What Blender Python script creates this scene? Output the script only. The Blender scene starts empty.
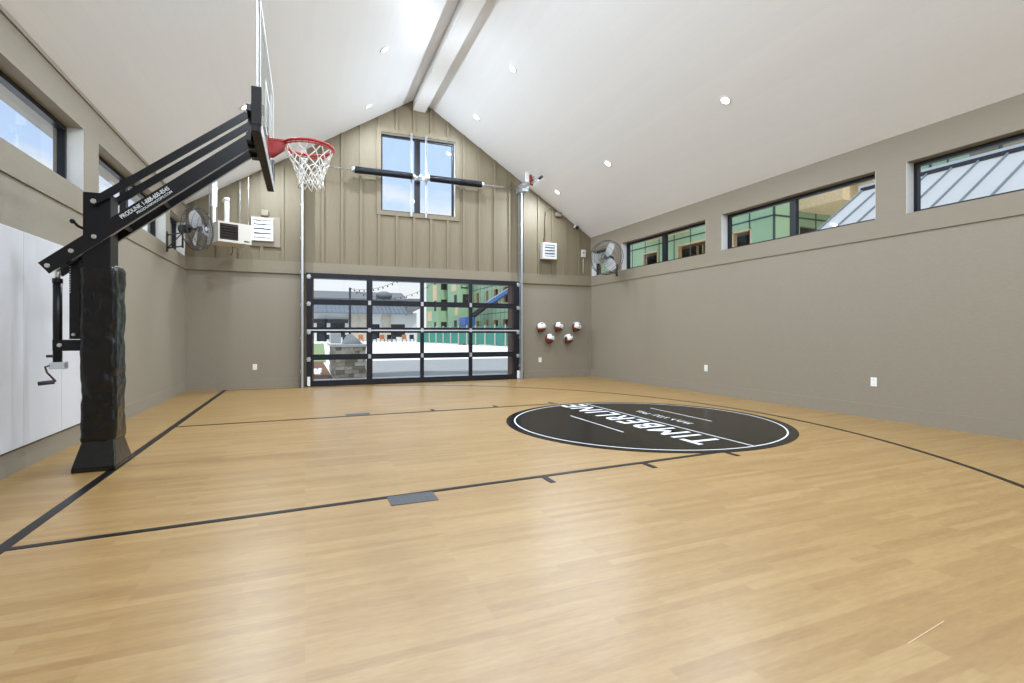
import bpy, bmesh, math, random
from mathutils import Vector, Matrix, noise
random.seed(7)
PI = math.pi
scn = bpy.context.scene
C = scn.collection

# ------------------------------------------------------------------ camera
F_PX = 505.0
YAW = math.atan2(207, 505)
cam_d = bpy.data.cameras.new('camera'); cam = bpy.data.objects.new('camera', cam_d); C.objects.link(cam)
cam_d.sensor_width = 36.0; cam_d.lens = F_PX / 1024 * 36.0
cam_d.shift_y = -8.1 / 1024
cam_d.clip_start = 0.05; cam_d.clip_end = 600
cam.location = (0, 0, 1.17); cam.rotation_euler = (PI / 2, 0, -YAW)
scn.camera = cam
# ------------------------------------------------------------------ view, world
vs = scn.view_settings
vs.view_transform = 'Standard'; vs.look = 'None'; vs.exposure = 0.0; vs.gamma = 1.0; vs.use_curve_mapping = False
LAMP_W = 61.0
SKY = 1.35
w = bpy.data.worlds.new('sky'); scn.world = w; w.use_nodes = True
nt = w.node_tree; nt.nodes.clear()
def N(nt, t, **k):
    n = nt.nodes.new(t)
    for a, b in k.items():
        if a.startswith('i_'): n.inputs[a[2:].replace('_', ' ')].default_value = b
        else: setattr(n, a, b)
    return n
tc = N(nt, 'ShaderNodeTexCoord'); sep = N(nt, 'ShaderNodeSeparateXYZ')
nt.links.new(tc.outputs['Generated'], sep.inputs[0])
gr = N(nt, 'ShaderNodeValToRGB')
gr.color_ramp.elements[0].position = 0.0; gr.color_ramp.elements[0].color = (.70, .72, .74, 1)
gr.color_ramp.elements[1].position = 0.30; gr.color_ramp.elements[1].color = (.44, .58, .84, 1)
e = gr.color_ramp.elements.new(0.09); e.color = (.70, .73, .77, 1)
e = gr.color_ramp.elements.new(0.6); e.color = (.40, .56, .88, 1)
e = gr.color_ramp.elements.new(0.20); e.color = (.50, .62, .84, 1)
e = gr.color_ramp.elements.new(0.9); e.color = (.62, .70, .82, 1)
nt.links.new(sep.outputs['Z'], gr.inputs[0])
mp = N(nt, 'ShaderNodeMapping'); mp.inputs['Scale'].default_value = (1, 1, 2.4)
nz = N(nt, 'ShaderNodeTexNoise', i_Scale=4.0, i_Detail=7.0, i_Roughness=.55)
cr = N(nt, 'ShaderNodeValToRGB')
cr.color_ramp.elements[0].position = .47; cr.color_ramp.elements[0].color = (0, 0, 0, 1)
cr.color_ramp.elements[1].position = .60; cr.color_ramp.elements[1].color = (.9, .9, .9, 1)
mx = N(nt, 'ShaderNodeMix', data_type='RGBA'); mx.inputs['B'].default_value = (.70, .72, .77, 1)
bg = N(nt, 'ShaderNodeBackground', i_Strength=SKY); wo = N(nt, 'ShaderNodeOutputWorld')
nt.links.new(tc.outputs['Generated'], mp.inputs[0]); nt.links.new(mp.outputs[0], nz.inputs['Vector'])
nt.links.new(nz.outputs['Fac'], cr.inputs[0]); nt.links.new(cr.outputs[0], mx.inputs['Factor'])
nt.links.new(gr.outputs[0], mx.inputs['A']); nt.links.new(mx.outputs['Result'], bg.inputs[0]); nt.links.new(bg.outputs[0], wo.inputs[0])
sun_d = bpy.data.lights.new('sun', 'SUN'); sun_d.energy = 3.2; sun_d.angle = math.radians(3); sun_d.color = (1, .97, .93)
sun = bpy.data.objects.new('sun', sun_d); C.objects.link(sun); sun.location = (-20, -20, 40)
sun.rotation_euler = Vector((.08, .42, -.88)).to_track_quat('-Z', 'Y').to_euler()

# ------------------------------------------------------------------ materials
MATS = {}
def mat(name, col, rough=.6, metal=0.0, spec=None, noise_amt=0.0, nscale=20.0, nstretch=(1, 1, 1), bump=0.0, coat=0.0, emit=None, alpha=None):
    if name in MATS: return MATS[name]
    m = bpy.data.materials.new(name); m.use_nodes = True; t = m.node_tree
    b = t.nodes['Principled BSDF']
    b.inputs['Roughness'].default_value = rough; b.inputs['Metallic'].default_value = metal
    b.inputs['Base Color'].default_value = (*col, 1)
    if spec is not None: b.inputs['Specular IOR Level'].default_value = spec
    if coat: b.inputs['Coat Weight'].default_value = coat; b.inputs['Coat Roughness'].default_value = .15
    if emit: b.inputs['Emission Color'].default_value = (*emit[0], 1); b.inputs['Emission Strength'].default_value = emit[1]
    c = N(t, 'ShaderNodeTexCoord'); q = N(t, 'ShaderNodeMapping'); q.inputs['Scale'].default_value = nstretch
    n = N(t, 'ShaderNodeTexNoise', i_Scale=nscale, i_Detail=4.0)
    t.links.new(c.outputs['Object'], q.inputs[0]); t.links.new(q.outputs[0], n.inputs['Vector'])
    am = noise_amt if noise_amt else .03
    r = N(t, 'ShaderNodeMapRange'); r.inputs['To Min'].default_value = 1 - am; r.inputs['To Max'].default_value = 1 + am
    t.links.new(n.outputs['Fac'], r.inputs['Value'])
    v = N(t, 'ShaderNodeVectorMath', operation='SCALE'); v.inputs[0].default_value = col
    t.links.new(r.outputs[0], v.inputs['Scale']); t.links.new(v.outputs[0], b.inputs['Base Color'])
    if bump:
        bp = N(t, 'ShaderNodeBump', i_Strength=bump, i_Distance=.01)
        t.links.new(n.outputs['Fac'], bp.inputs['Height']); t.links.new(bp.outputs[0], b.inputs['Normal'])
    MATS[name] = m; return m
def glass_mat(name, tint=(1, 1, 1), refl=.06):
    m = bpy.data.materials.new(name); m.use_nodes = True; t = m.node_tree; t.nodes.clear()
    o = N(t, 'ShaderNodeOutputMaterial'); tr = N(t, 'ShaderNodeBsdfTransparent'); tr.inputs[0].default_value = (*tint, 1)
    g = N(t, 'ShaderNodeBsdfGlossy', i_Roughness=.02); mxs = N(t, 'ShaderNodeMixShader')
    lw = N(t, 'ShaderNodeLayerWeight', i_Blend=.5); pw = N(t, 'ShaderNodeMath', operation='POWER'); pw.inputs[1].default_value = 5.0
    ma = N(t, 'ShaderNodeMath', operation='MULTIPLY_ADD'); ma.inputs[1].default_value = .5; ma.inputs[2].default_value = .02
    t.links.new(lw.outputs['Facing'], pw.inputs[0]); t.links.new(pw.outputs[0], ma.inputs[0]); t.links.new(ma.outputs[0], mxs.inputs[0])
    t.links.new(tr.outputs[0], mxs.inputs[1]); t.links.new(g.outputs[0], mxs.inputs[2]); t.links.new(mxs.outputs[0], o.inputs[0])
    MATS[name] = m; return m

WALLC = (.266, .231, .176)
M_lower = mat('wall_paint_lower', WALLC, .62, noise_amt=.10, nscale=4.0, nstretch=(4, 4, 16), bump=.10)
M_upper = mat('wall_paint_upper', (.256, .219, .162), .6, noise_amt=.06, nscale=3.0, nstretch=(2, 2, 14), bump=.15)
M_board = mat('board_and_batten_paint', (.185, .149, .092), .6, noise_amt=.10, nscale=5.0, nstretch=(6, 6, .8), bump=.2)
M_bandb = mat('belly_band_paint', (.222, .186, .130), .6, noise_amt=.08)
M_reveal = mat('sky_lit_reveal_tone', (.80, .80, .78), .55)  # jambs share the wall paint; skylight on them is put into this pale colour
M_white = mat('white_paint', (.90, .91, .92), .45)
M_blackmetal = mat('black_powder_coat', (.007, .0075, .010), .38, spec=.35, noise_amt=.2)
M_gloss = mat('painted_edge_sheen', (.36, .38, .41), .3, .3)  # black flanges coloured grey to paint in the floor's glossy reflection
M_frame = mat('black_window_frame', (.007, .008, .013), .38, spec=.4)
M_vinyl = mat('black_vinyl', (.006, .006, .0065), .20, nscale=9, bump=.9, noise_amt=.2)
M_padfoam = mat('black_rubber', (.010, .010, .011), .75, noise_amt=.25, nscale=60, bump=.4)
M_galv = mat('galvanised_steel', (.50, .52, .54), .42, .7, noise_amt=.12, nscale=40)
M_chrome = mat('zinc_bolt', (.75, .75, .72), .3, .8)
M_red = mat('red_enamel', (.42, .018, .018), .38, noise_amt=.1)
M_net = mat('white_net_cord', (.82, .80, .76), .8)
M_glass = glass_mat('window_glass', (.97, .985, .98))
M_bglass = glass_mat('backboard_glass', (.90, .94, .94))
M_alum = mat('aluminium_edge', (.66, .69, .74), .35, .4)
M_wallpad = mat('white_vinyl_pad', (.64, .64, .665), .5, noise_amt=.02, nscale=4)
M_paint = mat('court_line_black', (.006, .006, .007), .36, spec=.22)
M_logo = mat('logo_black', (.004, .0036, .003), .22, spec=.10, noise_amt=.1)
M_logow = mat('logo_white', (.74, .77, .80), .4)
M_lens = mat('lamp_lens', (1, 1, 1), .5, emit=((1, .97, .9), 6))
M_cream = mat('cream_enamel', (.60, .57, .50), .45)
M_dark = mat('dark_void', (.02, .015, .012), .8)
M_slat = mat('grey_slat', (.42, .43, .44), .4, .2)
M_rust = mat('dark_louver', (.045, .018, .015), .5)
M_fanblade = mat('fan_blade', (.42, .42, .42), .4, noise_amt=.1)
M_wire = mat('dark_wire', (.035, .035, .038), .45)
M_plastic = mat('white_plastic', (.85, .85, .83), .35)
M_beigeplate = mat('beige_plate', (.25, .21, .15), .55)
M_grey = mat('grey_box', (.32, .32, .33), .45)
M_ballw = mat('ball_white_leather', (.86, .86, .86), .5, nscale=200, bump=.2)
M_ballb = mat('ball_maroon_leather', (.17, .035, .018), .5, nscale=200, bump=.2)

# ceiling boards
def ceiling_mat():
    m = bpy.data.materials.new('white_ceiling_boards'); m.use_nodes = True; t = m.node_tree
    b = t.nodes['Principled BSDF']; b.inputs['Roughness'].default_value = .42
    g = N(t, 'ShaderNodeTexCoord'); q = N(t, 'ShaderNodeMapping'); q.inputs['Rotation'].default_value = (0, 0, PI / 2)
    q.inputs['Location'].default_value = (.03, .02, 0)
    br = N(t, 'ShaderNodeTexBrick', offset=.37, i_Scale=1.0)
    br.inputs['Color1'].default_value = (.86, .875, .90, 1); br.inputs['Color2'].default_value = (.875, .89, .915, 1); br.inputs['Mortar'].default_value = (.83, .845, .865, 1)
    br.inputs['Mortar Size'].default_value = .0022; br.inputs['Mortar Smooth'].default_value = .3
    br.inputs['Brick Width'].default_value = 3.2; br.inputs['Row Height'].default_value = .12
    t.links.new(g.outputs['Object'], q.inputs[0]); t.links.new(q.outputs[0], br.inputs['Vector'])
    t.links.new(br.outputs['Color'], b.inputs['Base Color'])
    nz = N(t, 'ShaderNodeTexNoise', i_Scale=1.2, i_Detail=3.0); q2 = N(t, 'ShaderNodeMapping'); q2.inputs['Scale'].default_value = (9, .9, 9)
    t.links.new(g.outputs['Object'], q2.inputs[0]); t.links.new(q2.outputs[0], nz.inputs['Vector'])
    ad = N(t, 'ShaderNodeMath', operation='MULTIPLY_ADD'); ad.inputs[1].default_value = -.5
    t.links.new(br.outputs['Fac'], ad.inputs[0]); t.links.new(nz.outputs['Fac'], ad.inputs[2])
    bp = N(t, 'ShaderNodeBump', i_Strength=.22, i_Distance=.006)
    t.links.new(ad.outputs[0], bp.inputs['Height']); t.links.new(bp.outputs[0], b.inputs['Normal'])
    return m
M_ceil = ceiling_mat()
# floor strips running across the hall (along x)
def floor_mat():
    m = bpy.data.materials.new('maple_strip_floor'); m.use_nodes = True; t = m.node_tree
    b = t.nodes['Principled BSDF']; b.inputs['Roughness'].default_value = .36
    b.inputs['Specular IOR Level'].default_value = .85
    g = N(t, 'ShaderNodeTexCoord')
    br = N(t, 'ShaderNodeTexBrick', offset=.37, offset_frequency=3, i_Scale=1.0)
    br.inputs['Color1'].default_value = (.0, .0, .0, 1); br.inputs['Color2'].default_value = (1, 1, 1, 1); br.inputs['Mortar'].default_value = (.3, .3, .3, 1)
    br.inputs['Mortar Size'].default_value = .0006; br.inputs['Brick Width'].default_value = .72; br.inputs['Row Height'].default_value = .057
    t.links.new(g.outputs['Object'], br.inputs['Vector'])
    q = N(t, 'ShaderNodeMapping'); q.inputs['Scale'].default_value = (1.6, 17, 1)
    nz = N(t, 'ShaderNodeTexNoise', i_Scale=1.4, i_Detail=6.0, i_Roughness=.6)
    t.links.new(g.outputs['Object'], q.inputs[0]); t.links.new(q.outputs[0], nz.inputs['Vector'])
    nz2 = N(t, 'ShaderNodeTexNoise', i_Scale=9.0, i_Detail=5.0, i_Roughness=.65)
    q3 = N(t, 'ShaderNodeMapping'); q3.inputs['Scale'].default_value = (1.3, 6.5, 1)
    t.links.new(g.outputs['Object'], q3.inputs[0]); t.links.new(q3.outputs[0], nz2.inputs['Vector'])
    m1 = N(t, 'ShaderNodeMix', data_type='RGBA'); m1.inputs['Factor'].default_value = .66
    t.links.new(br.outputs['Color'], m1.inputs['A']); t.links.new(nz.outputs['Fac'], m1.inputs['B'])
    m2 = N(t, 'ShaderNodeMix', data_type='RGBA'); m2.inputs['Factor'].default_value = .42
    t.links.new(m1.outputs['Result'], m2.inputs['A']); t.links.new(nz2.outputs['Fac'], m2.inputs['B'])
    cr = N(t, 'ShaderNodeValToRGB'); el = cr.color_ramp.elements
    el[0].position = .20; el[0].color = (.225, .112, .029, 1); el[1].position = .78; el[1].color = (.410, .268, .110, 1)
    e = el.new(.5); e.color = (.320, .191, .064, 1)
    t.links.new(m2.outputs['Result'], cr.inputs[0]); t.links.new(cr.outputs[0], b.inputs['Base Color'])
    bp = N(t, 'ShaderNodeBump', i_Strength=.12, i_Distance=.004)
    t.links.new(nz2.outputs['Fac'], bp.inputs['Height']); t.links.new(bp.outputs[0], b.inputs['Normal'])
    return m
M_floor = floor_mat()

# ------------------------------------------------------------------ mesh helpers
def wloc(o):
    v = Vector((0, 0, 0))
    while o is not None:
        v += o.location; o = o.parent
    return v
class MB:
    def __init__(s): s.bm = bmesh.new(); s.mi = 0
    def _f(s, vs):
        try:
            f = s.bm.faces.new(vs); f.material_index = s.mi; return f
        except ValueError: return None
    def box(s, x0, x1, y0, y1, z0, z1):
        return s.hexa([(x0, y0, z0), (x1, y0, z0), (x1, y1, z0), (x0, y1, z0), (x0, y0, z1), (x1, y0, z1), (x1, y1, z1), (x0, y1, z1)])
    def hexa(s, p):
        v = [s.bm.verts.new(q) for q in p]
        for f in ((3, 2, 1, 0), (4, 5, 6, 7), (0, 1, 5, 4), (1, 2, 6, 5), (2, 3, 7, 6), (3, 0, 4, 7)): s._f([v[i] for i in f])
        return s
    def bar(s, p0, p1, w, h, up=(0, 0, 1)):       # rectangular bar between two points, w across, h along up
        p0 = Vector(p0); p1 = Vector(p1); d = (p1 - p0).normalized(); a = d.cross(Vector(up)).normalized(); b = a.cross(d)
        q = []
        for p in (p0, p1):
            for i, j in ((-1, -1), (1, -1), (1, 1), (-1, 1)): q.append(p + a * (w / 2 * i) + b * (h / 2 * j))
        return s.hexa(q)
    def prism(s, poly, axis, a, b):               # polygon (two coords) extruded along axis from a to b
        def P(u, v, t): return {'x': (t, u, v), 'y': (u, t, v), 'z': (u, v, t)}[axis]
        lo = [s.bm.verts.new(P(u, v, a)) for u, v in poly]; hi = [s.bm.verts.new(P(u, v, b)) for u, v in poly]
        s._f(lo[::-1]); s._f(hi); n = len(poly)
        for i in range(n): s._f([lo[i], lo[(i + 1) % n], hi[(i + 1) % n], hi[i]])
        return s
    def cyl(s, p0, p1, r, n=12, r2=None, cap=True):
        p0 = Vector(p0); p1 = Vector(p1); d = (p1 - p0).normalized(); r2 = r if r2 is None else r2
        a = d.orthogonal().normalized(); b = d.cross(a)
        A = [s.bm.verts.new(p0 + (a * math.cos(t) + b * math.sin(t)) * r) for t in [2 * PI * i / n for i in range(n)]]
        B = [s.bm.verts.new(p1 + (a * math.cos(t) + b * math.sin(t)) * r2) for t in [2 * PI * i / n for i in range(n)]]
        for i in range(n):
            f = s._f([A[i], A[(i + 1) % n], B[(i + 1) % n], B[i]])
            if f: f.smooth = True
        if cap: s._f(A[::-1]); s._f(B)
        return s
    def tube(s, pts, r, n=8, closed=False):
        pts = [Vector(p) for p in pts]; rings = []; m = len(pts); prev = None
        for i, p in enumerate(pts):
            if closed: d = pts[(i + 1) % m] - pts[i - 1]
            else: d = pts[min(i + 1, m - 1)] - pts[max(i - 1, 0)]
            d.normalize()
            a = d.orthogonal().normalized() if prev is None else (prev - d * prev.dot(d)).normalized()
            prev = a; b = d.cross(a)
            rings.append([s.bm.verts.new(p + (a * math.cos(t) + b * math.sin(t)) * r) for t in [2 * PI * k / n for k in range(n)]])
        for i in range(m if closed else m - 1):
            A, B = rings[i], rings[(i + 1) % m]
            for k in range(n):
                f = s._f([A[k], A[(k + 1) % n], B[(k + 1) % n], B[k]])
                if f: f.smooth = True
        if not closed: s._f(rings[0][::-1]); s._f(rings[-1])
        return s
    def ring(s, c, axis, R, r, n=36, m=8):        # torus
        c = Vector(c); ax = Vector(axis).normalized(); a = ax.orthogonal().normalized(); b = ax.cross(a)
        return s.tube([c + (a * math.cos(t) + b * math.sin(t)) * R for t in [2 * PI * i / n for i in range(n)]], r, m, True)
    def sphere(s, c, r, sc=(1, 1, 1), seg=20, rg=12, fn=None):
        c = Vector(c); rows = []
        for j in range(rg + 1):
            ph = PI * j / rg
            rows.append([s.bm.verts.new(c + Vector((math.sin(ph) * math.cos(2 * PI * i / seg) * r * sc[0], math.sin(ph) * math.sin(2 * PI * i / seg) * r * sc[1], math.cos(ph) * r * sc[2]))) for i in range(seg)] if 0 < j < rg else [s.bm.verts.new(c + Vector((0, 0, r * sc[2] * (1 if j == 0 else -1))))])
        for j in range(rg):
            A, B = rows[j], rows[j + 1]
            for i in range(seg):
                k = (i + 1) % seg
                if len(A) == 1: f = s._f([A[0], B[i], B[k]])
                elif len(B) == 1: f = s._f([A[i], B[0], A[k]])
                else: f = s._f([A[i], B[i], B[k], A[k]])
                if f:
                    f.smooth = True
                    if fn: f.material_index = fn(f.calc_center_median() - c)
        return s
    def disc(s, c, r, z0, z1, n=64, r0=0.0):       # flat disc or ring with thickness, z up
        o0 = []; o1 = []; i0 = []; i1 = []
        for i in range(n):
            t = 2 * PI * i / n; x = math.cos(t); y = math.sin(t)
            o0.append(s.bm.verts.new((c[0] + x * r, c[1] + y * r, z0))); o1.append(s.bm.verts.new((c[0] + x * r, c[1] + y * r, z1)))
            if r0: i0.append(s.bm.verts.new((c[0] + x * r0, c[1] + y * r0, z0))); i1.append(s.bm.verts.new((c[0] + x * r0, c[1] + y * r0, z1)))
        for i in range(n):
            k = (i + 1) % n
            s._f([o0[i], o0[k], o1[k], o1[i]])
            if r0:
                s._f([i0[k], i0[i], i1[i], i1[k]]); s._f([o1[i], o1[k], i1[k], i1[i]]); s._f([o0[k], o0[i], i0[i], i0[k]])
        if not r0: s._f(o1); s._f(o0[::-1])
        return s
    def holes(s, axis, a, b, u0, u1, z0, z1, hs):  # slab wall with rectangular holes; axis 'x' -> u is y
        us = sorted({u0, u1, *[h[0] for h in hs], *[h[1] for h in hs]}); us = [u for u in us if u0 <= u <= u1]
        for p, q in zip(us, us[1:]):
            mid = (p + q) / 2; spans = [(z0, z1)]
            for h in hs:
                if h[0] < mid < h[1]:
                    ns = []
                    for (c, d) in spans:
                        if h[2] > c: ns.append((c, min(d, h[2])))
                        if h[3] < d: ns.append((max(c, h[3]), d))
                        if h[2] >= d or h[3] <= c: ns = ns if (c, d) in ns else ns
                    spans = [x for x in ns if x[1] > x[0] + 1e-6]
            for c, d in spans:
                if axis == 'x': s.box(a, b, p, q, c, d)
                else: s.box(p, q, a, b, c, d)
        return s
    def bevel(s, w, seg=2):
        bmesh.ops.bevel(s.bm, geom=list(s.bm.edges), offset=w, segments=seg, affect='EDGES', profile=.6); return s
    def build(s, name, m, parent=None, local=False, smooth=False):
        me = bpy.data.meshes.new(name)
        if parent is not None and not local:
            off = wloc(parent)
            for v in s.bm.verts: v.co -= off
        bmesh.ops.recalc_face_normals(s.bm, faces=s.bm.faces)
        if smooth:
            for f in s.bm.faces: f.smooth = True
        s.bm.to_mesh(me); s.bm.free()
        for q in (m if isinstance(m, (list, tuple)) else [m]): me.materials.append(q)
        o = bpy.data.objects.new(name, me); C.objects.link(o)
        if parent is not None: o.parent = parent
        return o
def tag(o, label=None, cat=None, group=None, kind=None):
    if label: o['label'] = label
    if cat: o['category'] = cat
    if group: o['group'] = group
    if kind: o['kind'] = kind
    return o
def empty(name, loc=(0, 0, 0), label=None, cat=None, group=None, kind=None, rz=0):
    o = bpy.data.objects.new(name, None); C.objects.link(o); o.location = loc; o.rotation_euler.z = rz
    o.empty_display_size = .1
    return tag(o, label, cat, group, kind)
def dup(o, parent=None):
    c = o.copy(); C.objects.link(c)
    if parent is not None: c.parent = parent
    for ch in list(o.children): dup(ch, c)
    return c
def text_mesh(txt, size, name, m, M, parent, bold=0.0, spacing=1.0, shear=0.0, extrude=.001, align='CENTER', xs=1.0, fit=None):
    cu = bpy.data.curves.new('lettering', 'FONT'); cu.body = txt; cu.size = size; cu.offset = bold; cu.extrude = extrude
    cu.space_character = spacing; cu.shear = shear; cu.align_x = align; cu.align_y = 'CENTER'
    t = bpy.data.objects.new('tmp', cu); C.objects.link(t)
    bpy.context.view_layer.update()
    me = bpy.data.meshes.new_from_object(t.evaluated_get(bpy.context.evaluated_depsgraph_get()))
    bpy.data.objects.remove(t)
    if fit: vx = [v.co.x for v in me.vertices]; xs = fit / (max(vx) - min(vx)); me.transform(Matrix.Translation((-(max(vx) + min(vx)) / 2, 0, 0)))
    me.transform(M @ Matrix.Diagonal((xs, 1, 1, 1)))
    me.transform(Matrix.Translation(-wloc(parent)))
    me.materials.clear(); me.materials.append(m)
    for p in me.polygons: p.material_index = 0
    o = bpy.data.objects.new(name, me); C.objects.link(o); o.parent = parent
    return o

# ------------------------------------------------------------------ room numbers
XL, XR, YB, YF = -2.256, 7.26, 12.0, -2.6
EAVE, APEX, XC = 3.775, 6.78, 2.50
K = (APEX - EAVE) / (XC - XL)
def zc(x): return EAVE + (x - XL) * K if x < XC else EAVE + (XR - x) * K
BAND = 2.47; TH = .25
# floor ------------------------------------------------------------
floor = MB().box(XL - TH, XR + TH, YF - TH, YB + .12, -.15, 0).build('floor', M_floor)
tag(floor, 'pale maple strip sports floor with black court lines', 'floor', kind='structure')
Z0, Z1 = 0.0, 0.0025
LN0, LN1 = 3.565, 7.44; LC = (LN0 + LN1) / 2
m = MB(); m.box(-1.56, -1.49, YF + .02, 11.95, Z0, Z1).build('baseline', M_paint, floor)
def ly(y, x): return y + (x + 1.5) * (.050 if y < 5 else .012)
for y in (LN0, LN1): MB().hexa([(-1.5, y - .025, .0005), (3.9, ly(y, 3.9) - .025, .0005), (3.9, ly(y, 3.9) + .025, .0005), (-1.5, y + .025, .0005), (-1.5, y - .025, .003), (3.9, ly(y, 3.9) - .025, .003), (3.9, ly(y, 3.9) + .025, .003), (-1.5, y + .025, .003)]).build('lane_line', M_paint, floor)
for y, s in ((LN0, -1), (LN1, 1)):
    a, b = sorted((ly(y, .7) + s * .0, ly(y, .7) + s * .2))
    o = MB().box(.54, .87, a, b, Z0 + .001, Z1 + .001).build('lane_block', mat('lane_block_speckle', (.06, .062, .07), .35, noise_amt=.9, nscale=60), floor)
    for x in (1.80, 2.82, 3.83):
        MB().box(x - .025, x + .025, *sorted((ly(y, x), ly(y, x) + s * .19)), Z0 + .001, Z1 + .001).build('lane_hash', M_paint, floor)
# three point arc
m = MB(); cx, cy, R = .05, 5.64, 6.15; n = 96; prev = None
for i in range(n + 1):
    t = -PI / 2 + PI * i / n
    p = [(cx + math.cos(t) * r, cy + math.sin(t) * r) for r in (R - .025, R + .025)]
    if prev: m.hexa([(prev[0][0], prev[0][1], Z0), (prev[1][0], prev[1][1], Z0), (p[1][0], p[1][1], Z0), (p[0][0], p[0][1], Z0), (prev[0][0], prev[0][1], Z1), (prev[1][0], prev[1][1], Z1), (p[1][0], p[1][1], Z1), (p[0][0], p[0][1], Z1)])
    prev = p
m.box(-1.5, cx, cy + R - .025, cy + R + .025, Z0, Z1); m.box(-1.5, cx, cy - R - .025, cy - R + .025, Z0, Z1)
m.build('three_point_line', M_paint, floor)
# logo
LG = (4.17, 5.58)
lg = MB().disc(LG, 1.82, Z0, .0042, 96).build('logo_circle', M_logo, floor)
MB().disc(LG, 1.715, .0042, .0052, 96, r0=1.696).build('logo_ring', M_logow, lg)
q = math.sqrt(1.69 ** 2 - (4.30 - LG[0]) ** 2)
MB().box(4.29, 4.31, LG[1] - q, LG[1] + q, .0042, .0052).build('logo_rule', M_logow, lg)
MB().box(3.47, 3.488, 5.02, 6.30, .0042, .0052).build('logo_rule', M_logow, lg)
MB().box(4.985, 5.003, 5.2, 6.48, .0042, .0052).build('logo_rule', M_logow, lg)
# letters read from the right wall: letter-right = +y, letter-up = -x
RotL = Matrix(((0, -1, 0, 0), (1, 0, 0, 0), (0, 0, 1, 0), (0, 0, 0, 1)))
text_mesh('TIMBERLINE', .56, 'lettering', M_logow, Matrix.Translation((4.035, 5.70, .0046)) @ RotL, lg, bold=.009, spacing=1.22, fit=3.10)
m = MB(); yy = 5.16
random.seed(3)
for grp_ in (5, 4, 4):                      # a short line of small script, too fine to read
    for i in range(grp_):
        x = 4.62 + random.uniform(-.03, .03)
        m.bar((x - .06, yy, .0048), (x + .05, yy + .03, .0048), .018, .0008)
        m.bar((x + random.choice((-.05, 0, .05)), yy + .0, .0048), (x + random.choice((-.05, .02)), yy + .06, .0048), .015, .0008); yy += .08
    yy += .07
m.build('small_script', M_logow, lg)
MB().bar((2.105, 1.196, .0005), (2.405, 1.234, .0005), .003, .001).build('floor_scratch', mat('scratch', (.55, .45, .3), .5), floor)

# walls ------------------------------------------------------------
SILL, HEAD = 2.73, 3.40
LW = [(10.70, 11.92), (7.32, 10.41), (3.80, 6.89), (.30, 3.40), (-2.2, -.1)]
RW = [(10.95, 11.93), (7.70, 10.53), (4.52, 7.293), (1.30, 4.138), (-1.9, .90)]
def side_wall(side, x, s, wins):
    w_ = MB(); w_.holes('x', *sorted((x, x + s * TH)), YF, YB + TH, 0, BAND, [])
    o = w_.build('wall_' + side, M_lower); tag(o, 'greige painted %s side wall below the high windows' % side, 'wall', kind='structure')
    u = MB(); u.holes('x', *sorted((x - s * .018, x + s * TH)), YF, YB + TH, BAND + .0005, EAVE + .05, [(a, b, SILL, HEAD) for a, b in wins])
    u.build('upper_band', M_upper, o)
    if s < 0: MB().box(*sorted((x - s * .018, x - s * .035)), YF, YB, EAVE - .05, EAVE - .012).build('crown_strip', M_upper, o)
    return o
wl = side_wall('left', XL, -1, LW)
wr = side_wall('right', XR, 1, RW)
for nm, x, s in (('left', XL, 1), ('right', XR, -1)):
    o = MB().box(*sorted((x, x + s * .012)), YF, YB, 0, .19).build('baseboard_' + nm, M_lower); tag(o, 'flat greige baseboard along the %s wall' % nm, 'baseboard', kind='structure')
# back wall
DX0, DX1, DZ = .13, 4.99, 2.40
bw = MB().holes('y', YB, YB + TH, XL - TH, XR + TH, 0, BAND, [(DX0, DX1, -.01, DZ)]).build('wall_back', M_lower)
tag(bw, 'greige gable end wall with board and batten above the glass door', 'wall', kind='structure')
WX0, WX1, WZ0, WZ1 = 1.63, 3.41, 4.02, 5.85
def gable(parent, y0, y1, m_):
    g = MB(); P = [(XL - TH, BAND), (WX0, BAND), (WX0, zc(WX0) + .02), (XL - TH, zc(XL - TH) + .02)]
    g.prism(P, 'y', y0, y1)
    g.prism([(WX1, BAND), (XR + TH, BAND), (XR + TH, zc(XR + TH) + .02), (WX1, zc(WX1) + .02)], 'y', y0, y1)
    g.box(WX0, WX1, y0, y1, BAND, WZ0)
    g.prism([(WX0, WZ1), (WX1, WZ1), (WX1, zc(WX1) + .02), (XC, APEX + .02), (WX0, zc(WX0) + .02)], 'y', y0, y1)
    return g
g = gable(bw, YB - .012, YB + TH, M_board)
x = 2.40 - .407 * 11
while x < XR - .05:
    if x > XL + .1:
        top = zc(x) - .02
        if WX0 - .11 < x < WX1 + .11:
            g.box(x - .028, x + .028, YB - .042, YB - .012, BAND + .26, WZ0 - .1)
            if top > WZ1 + .1: g.box(x - .028, x + .028, YB - .042, YB - .012, WZ1 + .1, top)
        else: g.box(x - .028, x + .028, YB - .042, YB - .012, BAND + .26, top)
    x += .407
g.build('board_and_batten', M_board, bw)
MB().box(XL, XR, YB - .045, YB - .012, BAND, BAND + .26).build('belly_band', M_bandb, bw)
m = MB()
for a, b, c, d in ((WX0 - .1, WX0, WZ0 - .1, WZ1 + .1), (WX1, WX1 + .1, WZ0 - .1, WZ1 + .1), (WX0, WX1, WZ0 - .1, WZ0), (WX0, WX1, WZ1, WZ1 + .1)): m.box(a, b, YB - .045, YB - .012, c, d)
m.build('window_casing', M_board, bw)
m = MB(); m.box(XL, XL + .09, YB - .014, YB, .0, BAND); m.box(XR - .09, XR, YB - .014, YB, 0, BAND)
m.build('corner_board', M_lower, bw)
m = MB(); m.box(XL + .01, DX0 - .24, YB - .022, YB, 0, .19); m.box(DX1 + .25, XR - .01, YB - .022, YB, 0, .19)
tag(m.build('baseboard_back', M_lower), 'flat greige baseboard either side of the glass door', 'baseboard', kind='structure')
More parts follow.
